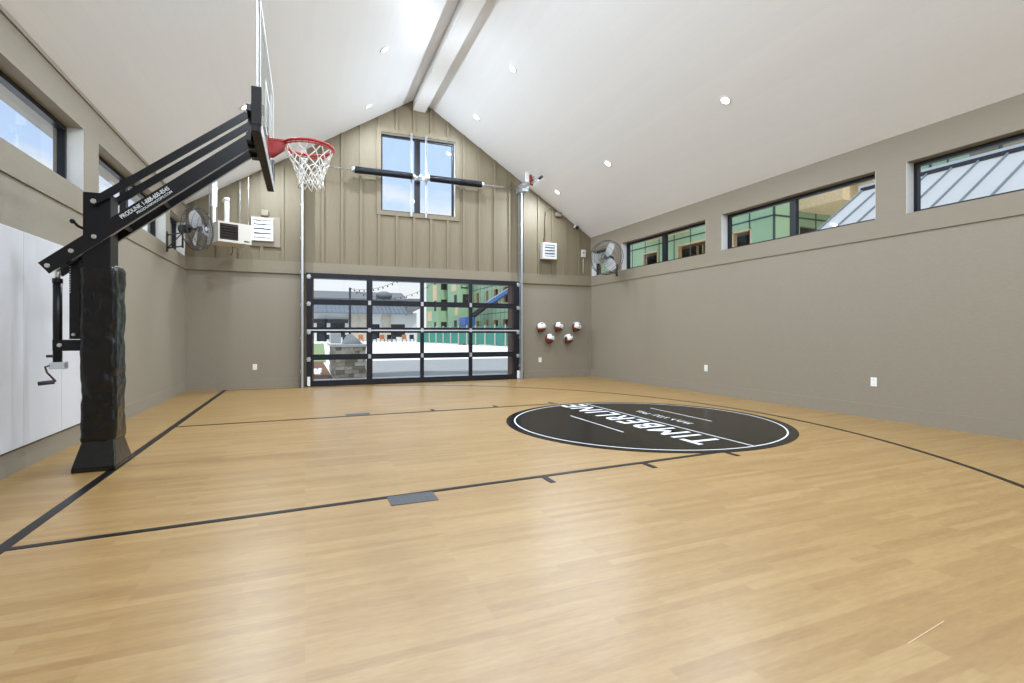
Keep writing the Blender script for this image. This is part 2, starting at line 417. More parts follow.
# front wall (behind the camera) with unseen door and gable glazing added to let daylight in
FD = (-.6, 5.6, 2.7)
fw = MB().holes('y', YF - TH, YF, XL - TH, XR + TH, 0, BAND + .3, [(FD[0], FD[1], -.01, FD[2])]).build('wall_front', M_lower)
tag(fw, 'greige wall behind the viewer with a wide glazed opening added for daylight', 'wall', kind='structure')
g = MB(); GZ = BAND + .3
g.prism([(XL - TH, GZ), (.4, GZ), (.4, zc(.4) + .02), (XL - TH, zc(XL - TH) + .02)], 'y', YF - TH, YF)
g.prism([(4.6, GZ), (XR + TH, GZ), (XR + TH, zc(XR + TH) + .02), (4.6, zc(4.6) + .02)], 'y', YF - TH, YF)
g.box(.4, 4.6, YF - TH, YF, GZ, 3.2)
g.prism([(.4, 5.3), (4.6, 5.3), (4.6, zc(4.6) + .02), (XC, APEX + .02), (.4, zc(.4) + .02)], 'y', YF - TH, YF)
g.build('gable_boards', M_board, fw)
# ceiling
m = MB()
for x0, x1 in ((XL - .5, XC), (XC, XR + .5)):
    m.prism([(x0, zc(x0)), (x1, zc(x1)), (x1, zc(x1) + .25), (x0, zc(x0) + .25)], 'y', YF - .4, YB + .5)
ceil_o = m.build('ceiling', M_ceil); tag(ceil_o, 'vaulted white boarded ceiling with two slopes', 'ceiling', kind='structure')
rb = MB().prism([(XC - .125, 6.46), (XC + .165, 6.46), (XC + .165, zc(XC + .165)), (XC, APEX), (XC - .125, zc(XC - .125))], 'y', YF, YB - .012).build('trim_1', M_white)
tag(rb, 'white boxed ridge beam running along the ceiling peak', 'beam', kind='structure')

# windows ------------------------------------------------------------
wn = 0
def side_window(x, s, y0, y1, mull):
    global wn; wn += 1
    fx = x + s * .13
    o = MB(); t = .05
    for a, b, c, d in ((y0, y0 + t, SILL, HEAD), (y1 - t, y1, SILL, HEAD), (y0 + t, y1 - t, SILL, SILL + t), (y0 + t, y1 - t, HEAD - t, HEAD)):
        o.box(*sorted((fx, fx + s * .07)), a, b, c, d)
    if mull: o.box(*sorted((fx - s * .005, fx + s * .07)), (y0 + y1) / 2 - .055, (y0 + y1) / 2 + .055, SILL + t, HEAD - t)
    r = o.build('window_%d' % wn, M_frame)
    tag(r, 'high black framed clerestory window, deep reveal coloured pale as if sky lit', 'window', kind='structure')
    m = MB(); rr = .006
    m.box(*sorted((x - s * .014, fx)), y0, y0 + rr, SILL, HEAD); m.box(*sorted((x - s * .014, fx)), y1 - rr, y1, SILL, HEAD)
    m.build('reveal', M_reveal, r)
    ys = [y0 + t, (y0 + y1) / 2, y1 - t] if mull else [y0 + t, y1 - t]
    for a, b in zip(ys, ys[1:]): MB().box(*sorted((fx + s * .035, fx + s * .041)), a, b, SILL + t, HEAD - t).build('pane', M_glass, r)
for i, (a, b) in enumerate(RW): side_window(XR, 1, a, b, i != 0)
for i, (a, b) in enumerate(LW): side_window(XL, -1, a, b, i != 0)
def y_window(y, s, x0, x1, z0, z1, mulls, label, t=.05):
    global wn; wn += 1; o = MB(); ya, yb = sorted((y, y + s * .07))
    for a, b, c, d in ((x0, x0 + t, z0, z1), (x1 - t, x1, z0, z1), (x0 + t, x1 - t, z0, z0 + t), (x0 + t, x1 - t, z1 - t, z1)): o.box(a, b, ya, yb, c, d)
    for mx_ in mulls: o.box(mx_ - .065, mx_ + .065, ya - .01, yb, z0 + t, z1 - t)
    r = o.build('window_%d' % wn, M_frame); tag(r, label, 'window', kind='structure')
    xs = [x0 + t, *mulls, x1 - t]
    for a, b in zip(xs, xs[1:]): MB().box(a, b, y + s * .035, y + s * .041, z0 + t, z1 - t).build('pane', M_glass, r)
    return r
r = y_window(YB + .10, 1, WX0, WX1, WZ0, WZ1, [2.50], 'square two pane window high in the gable above the glass door')
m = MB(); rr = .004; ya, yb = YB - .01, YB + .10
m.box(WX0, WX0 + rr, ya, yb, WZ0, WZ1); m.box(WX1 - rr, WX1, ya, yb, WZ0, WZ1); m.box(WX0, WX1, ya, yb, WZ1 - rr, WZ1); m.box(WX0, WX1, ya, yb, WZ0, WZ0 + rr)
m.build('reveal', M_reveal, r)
y_window(YF - .12, -1, .4, 4.6, 3.2, 5.3, [1.8, 3.2], 'unseen gable window added behind the viewer to let daylight in')
y_window(YF - .12, -1, FD[0], FD[1], 0.02, FD[2], [.95, 2.5, 4.05], 'unseen wide glazing added behind the viewer to let daylight in')  # both front glazings are unseen, put in for the daylight they bring

# sectional glass door ------------------------------------------------------------
door = empty('door_1', (2.56, 11.9, 0), 'black framed sectional glass overhead door in four rows of four panes', 'door', kind='structure')
gx = [.035, .15, 1.30, 1.43, 2.53, 2.62, 3.735, 3.825, 4.92, 5.085]
zs = [0.0, .645, 1.245, 1.865, 2.46]; DY0, DY1 = 11.90, 11.95
for k in range(4):
    z0, z1 = zs[k] + .0004, zs[k + 1] - .0004
    rb0 = .13 if k == 0 else .062; rt = .062 if k < 3 else .07
    s_ = MB(); s_.box(gx[0], gx[-1], DY0, DY1, z0, z0 + rb0); s_.box(gx[0], gx[-1], DY0, DY1, z1 - rt, z1)
    for a, b in zip(gx[0::2], gx[1::2]): s_.box(a, b, DY0, DY1, z0 + rb0, z1 - rt)
    s_.bevel(.003, 1)
    sec = s_.build('door_section', M_frame, door)
    for a, b in zip(gx[1:-1:2], gx[2::2]): MB().box(a - .01, b + .01, DY0 + .022, DY0 + .028, z0 + rb0 - .01, z1 - rt + .01).build('pane', M_glass, sec)
    if k < 3:
        for x in (1.365, 2.575, 3.78):
            MB().box(x - .03, x + .03, DY0 - .008, DY0, z1 - .045, z1 + .05).build('hinge', M_galv, door)
    for x in (.075, 5.045):
        h = MB(); h.box(x - .035, x + .035, DY0 - .01, DY0, z1 - .09, z1 + .0)
        h.prism([(x - .05, z1 - .045), (x, z1 - .1), (x + .05, z1 - .045), (x, z1 + .01)], 'y', DY0 - .018, DY0 - .01)
        h.cyl((x, DY0 - .02, z1 - .045), (x, DY0 - .05, z1 - .045), .022, 10)
        h.build('roller_hinge', M_galv, door)
MB().box(gx[0], gx[-1], DY0 - .012, DY0 + .002, 1.245 - .016, 1.245 + .010).build('strut', M_alum, door)
MB().box(.02, 5.1, DY0 + .0, DY1 + .02, 2.462, 2.50).build('top_seal', M_frame, door)
for x0, x1 in ((DX0 - .0, DX0 + .05), (DX1 - .09, DX1)):
    MB().box(x0, x1, YB - .02, YB + TH, .0, DZ).build('door_jamb', mat('brown_jamb', (.09, .045, .03), .7), door)
for x in (.075, 5.045):
    c = MB(); c.box(x - .03, x + .03, DY0 - .03, DY0 - .003, .02, .22); c.build('bottom_bracket', M_plastic, door)
# tracks (high lift) on the wall either side
def track(x, top, lab, ang):
    o = empty('door_track', (x, 11.9, 0), lab, 'door track', 'tall vertical door tracks')
    t = MB(); t.box(x - .045, x - .037, 11.78, 11.87, 0, top); t.box(x - .045, x + .01, 11.862, 11.87, 0, top); t.box(x - .045, x + .01, 11.78, 11.788, 0, top); t.box(x + .004, x + .01, 11.78, 11.80, 0, top)
    t.build('rail', M_galv, o)
    a = MB(); a.box(x - .04, x - .005, 11.945, 11.957, 0, top - .05); a.box(x - .04, x - .034, 11.87, 11.957, 0, top - .05); a.build('angle_iron', M_galv, o)
    z = .35
    while z < top - .2:
        b = MB(); b.box(x - .055, x - .045, 11.79, 11.95, z - .03, z + .03); b.cyl((x - .055, 11.83, z), (x - .065, 11.83, z), .012, 8); z += .72
        b.build('bracket', M_galv, o)
    return o
track(-.035, 4.85, 'tall galvanised door track left of the glass door, reaching up behind the net', 1)
track(5.118, 4.85, 'tall galvanised door track right of the glass door', -1)
# torsion springs
ts = empty('torsion_spring_assembly', (2.5, 11.8, 3.9), 'steel shaft with two long black springs across the gable window', 'door springs')
SY = 11.80; SZ = 4.84
MB().cyl((-.15, SY, SZ), (5.2, SY, SZ), .013, 12).build('shaft', mat('dull_steel', (.28, .28, .27), .5, .5), ts)
for a, b in ((1.03, 2.32), (2.74, 4.02)):
    m = MB(); npt = 30 * 26; L = b - a
    m.cyl((a, SY, SZ), (b, SY, SZ), .060, 20)
    pts = [(a + L * i / npt, SY + .070 * math.cos(2 * PI * i / 10), SZ + .070 * math.sin(2 * PI * i / 10)) for i in range(npt + 1)]
    m.tube(pts, .0085, 5)
    m.build('torsion_spring', M_frame, ts)
for x in (1.0, 4.05, 2.36, 2.70):
    m = MB(); m.cyl((x - .03, SY, SZ), (x + .03, SY, SZ), .058, 16); m.cyl((x - .045, SY, SZ), (x - .03, SY, SZ), .04, 12); m.build('spring_cone', M_chrome if x in (2.36, 2.70) else M_galv, ts)
for x in (2.325, 2.675):
    m = MB(); m.box(x - .019, x + .019, 11.945, 11.953, 3.93, 5.90); m.box(x - .022, x - .017, 11.92, 11.953, 3.93, 5.90); m.box(x + .017, x + .022, 11.92, 11.953, 3.93, 5.90); m.build('upright_channel', M_galv, ts)
m = MB(); m.box(2.30, 2.72, 11.885, 11.90, SZ - .05, SZ + .05); m.box(2.50, 2.53, 11.78, 11.89, SZ - .06, SZ + .06); m.cyl((2.49, SY, SZ), (2.54, SY, SZ), .05, 14); m.build('centre_bracket', M_galv, ts)
for x in (-.02, 5.13):
    m = MB(); m.cyl((x - .04, SY, SZ), (x + .04, SY, SZ), .075, 20); m.cyl((x + .04, SY, SZ), (x + .055, SY, SZ), .10, 20); m.cyl((x - .055, SY, SZ), (x - .04, SY, SZ), .10, 20); m.build('cable_drum', M_galv, ts)
    m = MB(); m.box(x - .10, x - .09, 11.74, 11.98, SZ - .09, SZ + .09); m.build('end_bearing_plate', M_galv, ts)
    m = MB(); m.cyl((x + .0, 11.88, .1), (x, SY + .075, SZ), .004, 6); m.build('lift_cable', M_wire, ts)
MB().box(-.12, .03, 11.93, 11.97, 4.98, 5.30).bevel(.006).build('mounting_plate', M_plastic, ts)
# jackshaft operator
jo = empty('door_operator', (5.3, 11.75, 4.8), 'small grey shaft mounted door opener with a red clamp and lever', 'door opener')
MB().box(5.02, 5.20, 11.58, 11.76, 4.74, 4.93).bevel(.01).build('motor_box', M_grey, jo)
MB().box(5.00, 5.10, 11.33, 11.36, 4.90, 5.14).bevel(.006).build('mounting_plate', M_plastic, jo)
MB().box(5.06, 5.12, 11.22, 11.60, 4.80, 4.86).build('arm', M_galv, jo)
m = MB(); m.prism([(5.07, 4.80), (5.15, 4.78), (5.16, 4.90), (5.10, 5.04), (5.06, 5.02)], 'y', 11.20, 11.25); m.build('red_clamp', mat('red_brown_clamp', (.25, .03, .02), .5), jo)
MB().cyl((5.12, 11.22, 4.83), (5.24, 11.04, 4.91), .026, 12).build('lever_tube', M_galv, jo)
MB().cyl((5.23, 11.05, 4.905), (5.29, 10.97, 4.95), .034, 12).build('lever_grip', M_wire, jo)
MB().tube([(5.08, 11.3, 4.9), (5.12, 11.24, 4.97), (5.17, 11.2, 5.0), (5.17, 11.2, 4.92), (5.12, 11.22, 4.84)], .008, 6).build('control_cable', M_wire, jo)

# basketball hoop ------------------------------------------------------------
HY = 5.51
hoop = empty('basketball_hoop', (-1.66, HY, 0), 'black post mounted basketball hoop with glass backboard, red rim and white net', 'basketball hoop')
MB().box(-1.76, -1.565, HY - .12, HY + .08, 0, 2.385).bevel(.006).build('post', M_blackmetal, hoop)
# post pad (wrinkled vinyl)
def wrinkled(x0, x1, y0, y1, z0, z1, amp, nz_=34, nx=8):
    bm = bmesh.new(); bmesh.ops.create_grid(bm, x_segments=1, y_segments=1, size=1); bm.free()
    m = MB(); ring = []
    r = .03
    def outline(k):
        pts = []
        for (cx_, cy_, a0) in ((x1 - r, y1 - r, 0), (x0 + r, y1 - r, PI / 2), (x0 + r, y0 + r, PI), (x1 - r, y0 + r, 1.5 * PI)):
            for i in range(4): t = a0 + PI / 2 * i / 3; pts.append((cx_ + r * math.cos(t), cy_ + r * math.sin(t)))
        out = []
        for i, p in enumerate(pts):
            q_ = pts[(i + 1) % len(pts)]; out.append(p); d = math.dist(p, q_)
            if d > .06:
                for j in range(1, nx): out.append((p[0] + (q_[0] - p[0]) * j / nx, p[1] + (q_[1] - p[1]) * j / nx))
        return out
    base = outline(0); cx_ = (x0 + x1) / 2; cy_ = (y0 + y1) / 2
    for k in range(nz_ + 1):
        z = z0 + (z1 - z0) * k / nz_; row = []
        edge = 1.0 if 0 < k < nz_ else .96
        for (px, py) in base:
            d = Vector((px - cx_, py - cy_, 0)).normalized()
            nn = noise.noise(Vector((px * 6, py * 6, z * 4.5))) + .5 * noise.noise(Vector((px * 16 + z * 7, py * 16, z * 11)))
            crease = -abs(math.sin(z * 9.5 + px * 6)) ** 14 * .9
            o_ = amp * (nn + crease * .5)
            row.append(m.bm.verts.new((cx_ + (px - cx_) * edge + d.x * o_, cy_ + (py - cy_) * edge + d.y * o_, z + amp * .5 * noise.noise(Vector((px * 12, py * 12, 3))))))
        ring.append(row)
    for A, B in zip(ring, ring[1:]):
        for i in range(len(A)):
            f = m._f([A[i], A[(i + 1) % len(A)], B[(i + 1) % len(A)], B[i]])
            if f: f.smooth = True
    m._f(ring[0][::-1]); m._f(ring[-1])
    return m
wrinkled(-1.785, -1.525, 5.385, 5.655, .235, 1.765, .016, 64, 14).build('post_pad', M_vinyl, hoop)
MB().prism([(-1.80, .1), (-1.79, .1)], 'y', 0, 0) if False else None
m = MB(); b0 = [(-1.805, 5.28), (-1.50, 5.28), (-1.50, 5.73), (-1.805, 5.73)]; t0 = [(-1.765, 5.40), (-1.54, 5.40), (-1.54, 5.64), (-1.765, 5.64)]
m.hexa([(*p, .0) for p in b0] + [(*p, .035) for p in b0]); m.hexa([(*p, .035) for p in b0] + [(*p, .26) for p in t0]); m.bevel(.008)
m.build('base_skirt', M_vinyl, hoop)
# lower main beams, near and far side of the post
d_ = Vector((1.5, 0, 1.262)).normalized(); up_ = Vector((-d_.z, 0, d_.x))
def armline(y, t0_, t1_, w_, h_, off=0.0):
    o0 = Vector((-1.985, y, 1.735)) + up_ * off
    return MB().bar(o0 + d_ * t0_, o0 + d_ * t1_, w_, h_, up=up_)
for y in (HY - .145, HY + .105):
    a = armline(y, -.035, 1.985, .012, .112).build('main_arm', M_blackmetal, hoop)
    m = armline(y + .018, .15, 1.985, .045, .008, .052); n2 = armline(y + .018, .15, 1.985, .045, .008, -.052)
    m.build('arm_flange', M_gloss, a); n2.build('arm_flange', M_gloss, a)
for t_ in (.62, 1.0):
    armline(HY - .02, t_, t_ + .03, .25, .10, 0).build('arm_spacer', M_blackmetal, hoop)
armline(HY - .02, 1.955, 1.98, .25, .10, 0).build('arm_spacer', M_alum, hoop)
# upper parallel bars
for y, z0_, z1_ in ((HY - .15, 2.30, 3.24), (HY + .11, 2.30, 3.24)):
    MB().bar((-1.69, y, z0_ - .015), (-.50, y, z1_ + .0), .02, .062, up=up_).build('upper_arm', M_blackmetal, hoop)
# bolts
def bolt(x, y, z, r=.02, s=-1):
    m = MB(); m.cyl((x, y, z), (x, y + s * .012, z), r, 6); m.cyl((x, y + s * .012, z), (x, y + s * .022, z), r * .6, 8); m.build('bolt', M_chrome, hoop)
for t_ in (0.0, .205, .41, 1.955): p = Vector((-1.985, HY - .151, 1.735)) + d_ * t_; bolt(p.x, p.y, p.z)
bolt(-1.672, HY - .16, 2.30, .022)
# text on the near main arm
RotT = Matrix((( d_.x, up_.x, 0, 0), (0, 0, -1, 0), (d_.z, up_.z, 0, 0), (0, 0, 0, 1)))
p = Vector((-1.985, HY - .1525, 1.735))
arm = [o for o in hoop.children if o.name.startswith('main_arm')][0]
text_mesh('PRODUNK 1-888-600-8545', .050, 'lettering', M_logow, Matrix.Translation(p + d_ * .90 + up_ * .016) @ RotT, arm, bold=.0008, extrude=.0006, fit=.46)
text_mesh('PRODUNKHOOPS.COM', .028, 'lettering', M_logow, Matrix.Translation(p + d_ * .96 - up_ * .022) @ RotT, arm, bold=.0004, extrude=.0006, fit=.34)
# backboard
BX = -.352; B0, B1, BZ0, BZ1 = HY - .915, HY + .915, 2.86, 3.93
bb = MB().box(BX, BX + .014, B0, B1, BZ0, BZ1).build('backboard', M_bglass, hoop)
m = MB(); t = .025
for a, b, c, d in ((B0, B0 + t, BZ0, BZ1), (B1 - t, B1, BZ0, BZ1), (B0, B1, BZ0, BZ0 + t), (B0, B1, BZ1 - t * .6, BZ1)): m.box(BX - .012, BX - .001, a, b, c, d)
m.build('aluminium_frame', M_alum, bb)
m = MB()
def flat(a, b, c, d): m.box(BX + .014, BX + .0155, a, b, c, d)
t = .038
flat(B0, B0 + t, BZ0, BZ1); flat(B1 - t, B1, BZ0, BZ1); flat(B0 + t, B1 - t, BZ0, BZ0 + t); flat(B0 + t, B1 - t, BZ1 - t, BZ1)
s0, s1, s2, s3 = HY - .305, HY + .305, 3.07, 3.53
flat(s0, s0 + t, s2, s3); flat(s1 - t, s1, s2, s3); flat(s0 + t, s1 - t, s2, s2 + t); flat(s0 + t, s1 - t, s3 - t, s3)
m.build('painted_border', M_plastic, bb)
pad = MB(); pad.box(BX - .05, BX + .018, B0 - .03, B1 + .03, BZ0 - .055, BZ0 + .015)
pad.box(BX - .05, BX + .025, B0 - .035, B0 + .012, BZ0 + .0, BZ0 + .31); pad.box(BX - .05, BX + .025, B1 - .012, B1 + .035, BZ0 + .0, BZ0 + .31)
pad.bevel(.008); pad.build('edge_pad', M_padfoam, bb)
fr = MB()
for y in (HY - .13, HY + .13): fr.box(-.50, -.44, y - .03, y + .03, 2.92, 3.30)
fr.box(-.50, -.44, HY - .3, HY + .3, 2.95, 3.02); fr.box(-.50, -.44, HY - .3, HY + .3, 3.22, 3.28); fr.box(-.44, -.42, HY - .12, HY + .12, 2.95, 3.15)
for y in (HY - .3, HY + .24): fr.box(-.46, BX, y, y + .06, 3.21, 3.29)
for y in (HY - .3, HY + .24): fr.box(-.46, BX, y, y + .06, 2.95, 3.02)
fr.build('mounting_frame', M_blackmetal, hoop)
# rim
RC = Vector((.035, HY, 3.05)); RR = .235
MB().box(BX + .019, BX + .024, B0, B1, BZ0 - .05, BZ0 + .045).build('lower_channel', M_alum, bb)
rim = MB().ring(RC, (0, 0, 1), RR, .0145, 48, 8)
rim.ring(RC + Vector((0, 0, -.026)), (0, 0, 1), RR, .007, 48, 6)
for i in range(24):
    t = 2 * PI * i / 24; p = RC + Vector((math.cos(t) * RR, math.sin(t) * RR, 0)); rim.cyl(p, p - Vector((0, 0, .035)), .005, 5)
rimo = rim.build('rim', M_red, hoop)
m = MB()
m.box(BX + .016, BX + .03, HY - .09, HY + .09, 2.915, 3.09)
m.prism([(BX + .03, HY - .085), (BX + .03, HY + .085), (-.17, HY + .10), (-.13, HY + .165), (-.205, HY), (-.13, HY - .165), (-.17, HY - .10)], 'z', 3.05, 3.066)
m.prism([(BX + .03, 3.05), (BX + .03, 2.93), (BX + .06, 2.93), (-.17, 3.03), (-.17, 3.05)], 'y', HY - .085, HY - .077)
m.prism([(BX + .03, 3.05), (BX + .03, 2.93), (BX + .06, 2.93), (-.17, 3.03), (-.17, 3.05)], 'y', HY + .077, HY + .085)
m.hexa([(BX + .03, HY - .08, 2.93), (-.17, HY - .08, 3.028), (-.17, HY + .08, 3.028), (BX + .03, HY + .08, 2.93), (BX + .03, HY - .08, 2.94), (-.17, HY - .08, 3.038), (-.17, HY + .08, 3.038), (BX + .03, HY + .08, 2.94)])
m.build('rim_bracket', M_red, hoop)
# net
m = MB(); rows = [(.0, .232), (.065, .205), (.13, .172), (.195, .143), (.26, .124), (.325, .114), (.385, .12)]
n = 12; random.seed(5)
P = []
for j, (dz, r) in enumerate(rows):
    row = []
    for i in range(n):
        t = 2 * PI * (i + (.5 if j % 2 else 0)) / n + random.uniform(-.07, .07) * (j > 0)
        rr = r * (1 + random.uniform(-.07, .07) * (j > 1))
        row.append(RC + Vector((math.cos(t) * rr + .012 * j * .3, math.sin(t) * rr, -.02 - dz + random.uniform(-.012, .012) * (j > 0))))
    P.append(row)
for j in range(len(rows) - 1):
    for i in range(n):
        k1, k2 = (i, i - 1) if j % 2 == 0 else (i, (i + 1) % n)
        for k in (k1, k2): m.cyl(P[j][i], P[j + 1][k], .0052 if j else .0062, 6)
        if j: m.sphere(P[j][i], .010, seg=6, rg=4)
m.build('net', M_net, rimo)
# height adjuster
a = MB(); a.cyl((-1.965, HY - .02, .925), (-1.965, HY - .02, 1.625), .032, 16); a.cyl((-1.965, HY - .02, 1.60), (-1.965, HY - .02, 1.64), .036, 16); act = a.build('adjuster_tube', M_blackmetal, hoop)
MB().cyl((-1.965, HY - .02, 1.62), (-1.965, HY - .02, 1.74), .02, 12).build('adjuster_rod', M_chrome, hoop)
MB().box(-2.01, -1.905, HY - .06, HY + .02, .865, .925).bevel(.006).build('gear_box', M_alum, hoop)
m = MB(); m.tube([(-2.0, HY - .05, .90), (-2.03, HY - .07, .885), (-2.01, HY - .09, .84), (-1.945, HY - .11, .765)], .008, 8); m.build('crank', M_rust, hoop)
MB().cyl((-1.95, HY - .12, .762), (-2.05, HY - .14, .752), .018, 12).build('crank_grip', M_wire, hoop)
MB().cyl((-2.04, HY - .02, .975), (-1.97, HY - .02, .975), .012, 8).build('lock_pin', M_wire, hoop)
MB().box(-1.99, -1.76, HY - .05, HY + .03, 1.02, 1.115).build('adjuster_bracket', M_blackmetal, hoop)
bolt(-1.94, HY - .05, 1.07, .018)
m = MB(); m.box(-1.875, -1.805, HY - .05, HY + .04, 1.12, 1.78); m.build('height_scale', M_blackmetal, hoop)
m = MB()
for i in range(12): m.box(-1.874, -1.864, HY - .0515, HY - .05, 1.52 + i * .022, 1.527 + i * .022)
m.build('scale_marks', M_chrome, hoop); bolt(-1.845, HY - .05, 1.16, .014)
m = MB(); m.cyl((-1.875, HY - .08, 1.77), (-1.80, HY - .08, 1.83), .03, 12); m.build('shock_end', M_blackmetal, hoop)
m = MB(); m.tube([(-1.86, HY + .0, 2.14), (-1.82, HY - .03, 2.10), (-1.78, HY - .05, 2.08)], .012, 8); m.sphere((-1.87, HY, 2.145), .022, seg=8, rg=6); m.build('knob', M_blackmetal, hoop)

# white wall pads ------------------------------------------------------------
labs = ['white vinyl wall pad partly cut off by the left picture edge', 'white vinyl wall pad, middle one at the left of the crank', 'white vinyl wall pad behind the crank and post']
for i, (y0, y1) in enumerate(((4.82, 5.545), (5.545, 6.268), (6.268, 6.995))):
    o = MB().box(XL, XL + .045, y0 + .002, y1 - .002, .215, 2.035).bevel(.006).build('wall_pad', M_wallpad)
    tag(o, labs[i], 'wall pad', 'white pads on the left wall')

# drum fans ------------------------------------------------------------
def fan(loc, az, R, label, wallx, by, side, bz0, bz1, blade_rot):
    f = empty('wall_fan', loc, label, 'fan', 'high wall fans')
    q = Matrix.Rotation(-az, 3, 'Z')          # local: faces +y rotated
    def T(x, y, z): return q @ Vector((x, y, z))
    cg = MB(); ns = 40
    for r_, y_ in ((R, 0.0), (R, -.10), (R * .88, .05), (R * .62, .085), (R * .33, .10), (R * .12, .105), (R * .78, -.16), (R * .45, -.19)):
        cg.tube([T(math.cos(2 * PI * i / ns) * r_, y_, math.sin(2 * PI * i / ns) * r_) for i in range(ns)], .007 if r_ == R else .0035, 5, True)
    for i in range(48):
        t = 2 * PI * i / 48; c_, s_ = math.cos(t), math.sin(t)
        cg.tube([T(c_ * R * k, y_, s_ * R * k) for k, y_ in ((.1, .105), (.33, .10), (.62, .085), (.88, .05), (1, 0), (1, -.10), (.78, -.16), (.45, -.19))], .0025, 4)
    cg.build('cage', M_wire, f, local=True)
    for i in range(3):
        t = blade_rot + 2 * PI * i / 3; b = MB(); segs = 6; L = []
        for k in range(segs + 1):
            rr = R * (.10 + .78 * k / segs); wdt = R * (.26 + .34 * math.sin(PI * min(1, k / segs * .8 + .12)) ) ; tw = .55 - .3 * k / segs
            pr = []
            for sgn in (-1, 1):
                for th in (-.003, .003):
                    lx = sgn * wdt / 2; ly = math.sin(tw) * lx + th
                    lx2 = math.cos(tw) * lx
                    pr.append(T(math.cos(t) * rr - math.sin(t) * lx2, ly - .03, math.sin(t) * rr + math.cos(t) * lx2))
            L.append([b.bm.verts.new(v) for v in (pr[0], pr[2], pr[3], pr[1])])
        for A, B in zip(L, L[1:]):
            for k in range(4): b._f([A[k], A[(k + 1) % 4], B[(k + 1) % 4], B[k]])
        b._f(L[0]); b._f(L[-1][::-1]); b.build('blade', M_fanblade, f, local=True)
    h = MB(); h.cyl(T(0, -.19, 0), T(0, -.34, 0), .07, 18); h.cyl(T(0, -.20, 0), T(0, .0, 0), .02, 10); h.cyl(T(0, -.06, 0), T(0, .02, 0), .045, 14); h.build('motor', M_wire, f, local=True)
    L = Vector(loc); mp_ = L + T(0, -.30, 0)
    b = MB(); wy = by
    b.box(*sorted((wallx, wallx + side * .02)), wy - .03, wy + .03, bz0, bz1)
    for z in (bz0 + .06, bz1 - .06): b.cyl((wallx + side * .01, wy, z), (mp_.x, mp_.y, z), .012, 8)
    b.cyl((mp_.x, mp_.y, bz0 + .03), (mp_.x, mp_.y, mp_.z), .016, 8)
    b.cyl((wallx + side * .01, wy, bz0 + .06), (mp_.x, mp_.y, bz1 - .06), .010, 8)
    b.build('wall_bracket', M_wire, f)
    return f
fan((-1.655, 10.0, 2.955), math.radians(112), .36, 'round wall fan on the left wall beside the unit heater', XL + .018, 10.46, 1, 2.60, 2.95, .95)
fan((6.58, 10.22, 2.97), math.radians(238), .405, 'round wall fan at the far end of the right wall', XR - .018, 10.72, -1, 2.60, 2.90, -.05)

# unit heater ------------------------------------------------------------
az = math.atan2(.43, .90)
ht = empty('unit_heater', (-1.515, 10.9, 2.915), 'white ceiling hung unit heater with dark louvers', 'heater', rz=az)
W_, H_, D_ = .60, .385, .62
MB().box(0, W_, .032, D_, 0, H_).bevel(.006).build('cabinet', M_cream, ht, local=True)
m = MB(); m.holes('y', 0, .033, 0, W_, 0, H_, [(.03, .355, .045, H_ - .035)]); m.build('front_panel', M_cream, ht, local=True)
MB().box(.03, .355, .028, .031, .045, H_ - .035).build('heat_exchanger', M_rust, ht, local=True)
for i in range(6):
    z = .06 + i * .05; l = MB(); l.hexa([(.032, -.012, z), (.353, -.012, z), (.353, .016, z + .022), (.032, .016, z + .022), (.032, -.009, z - .005), (.353, -.009, z - .005), (.353, .019, z + .017), (.032, .019, z + .017)]); l.build('louver', M_dark, ht, local=True)
m = MB(); m.box(.46, .545, -.003, 0, .035, .06); m.box(.55, .57, -.003, 0, .04, .055); m.build('name_plate', M_dark, ht, local=True)
m = MB(); m.cyl((.30, .45, H_), (.30, .45, H_ + .5), .045, 16); m.cyl((.30, .45, H_ + .5), (.30, .45, H_ + .56), .055, 16); m.cyl((.30, .45, H_ + .53), (.30, .62, H_ + .53), .045, 16); m.build('flue_pipe', M_plastic, ht, local=True)
m = MB(); m.box(.02, .075, .35, .41, H_, 1.30); m.box(.005, .09, .34, .42, H_ + .33, 1.25); m.build('vent_duct', M_plastic, ht, local=True)
for x, y in ((.02, .10), (W_ - .03, .08), (W_ - .03, .52), (.02, .56)): MB().cyl((x, y, H_), (x, y, 1.18 + .3 * x), .006, 8).build('hanger_rod', M_galv, ht, local=True)
MB().tube([(.42, .5, 0), (.42, .5, -.12), (.42, .6, -.16)], .008, 6).build('gas_line', M_wire, ht, local=True)

# louver boxes on the back wall ------------------------------------------------------------
def louver_box(x0, x1, z0, z1, dep, label, back):
    o = empty('louvered_vent', ((x0 + x1) / 2, YB - .03, z0), label, 'vent', 'louvered white vents on the back wall')
    y0 = YB - .012 - dep
    if back: MB().box(*back, YB - .055, YB - .011).build('backing_board', M_beigeplate, o)
    MB().holes('y', y0, YB - .012, x0, x1, z0, z1, [(x0 + .05, x1 - .05, z0 + .06, z1 - .05)]).build('housing', mat('vent_enamel', (.62, .62, .60), .45), o)
    MB().box(x0 + .05, x1 - .05, y0 + .035, y0 + .04, z0 + .06, z1 - .05).build('screen', mat('dark_screen', (.06, .06, .06), .6), o)
    n_ = 4; h = (z1 - z0 - .11) / n_
    for i in range(n_):
        z = z0 + .06 + h * i
        l = MB(); l.hexa([(x0 + .052, y0 + .004, z + .012), (x1 - .052, y0 + .004, z + .012), (x1 - .052, y0 + .03, z + h), (x0 + .052, y0 + .03, z + h), (x0 + .052, y0 + .0, z + .016), (x1 - .052, y0 + .0, z + .016), (x1 - .052, y0 + .026, z + h + .004), (x0 + .052, y0 + .026, z + h + .004)])
        l.build('slat', M_slat, o)
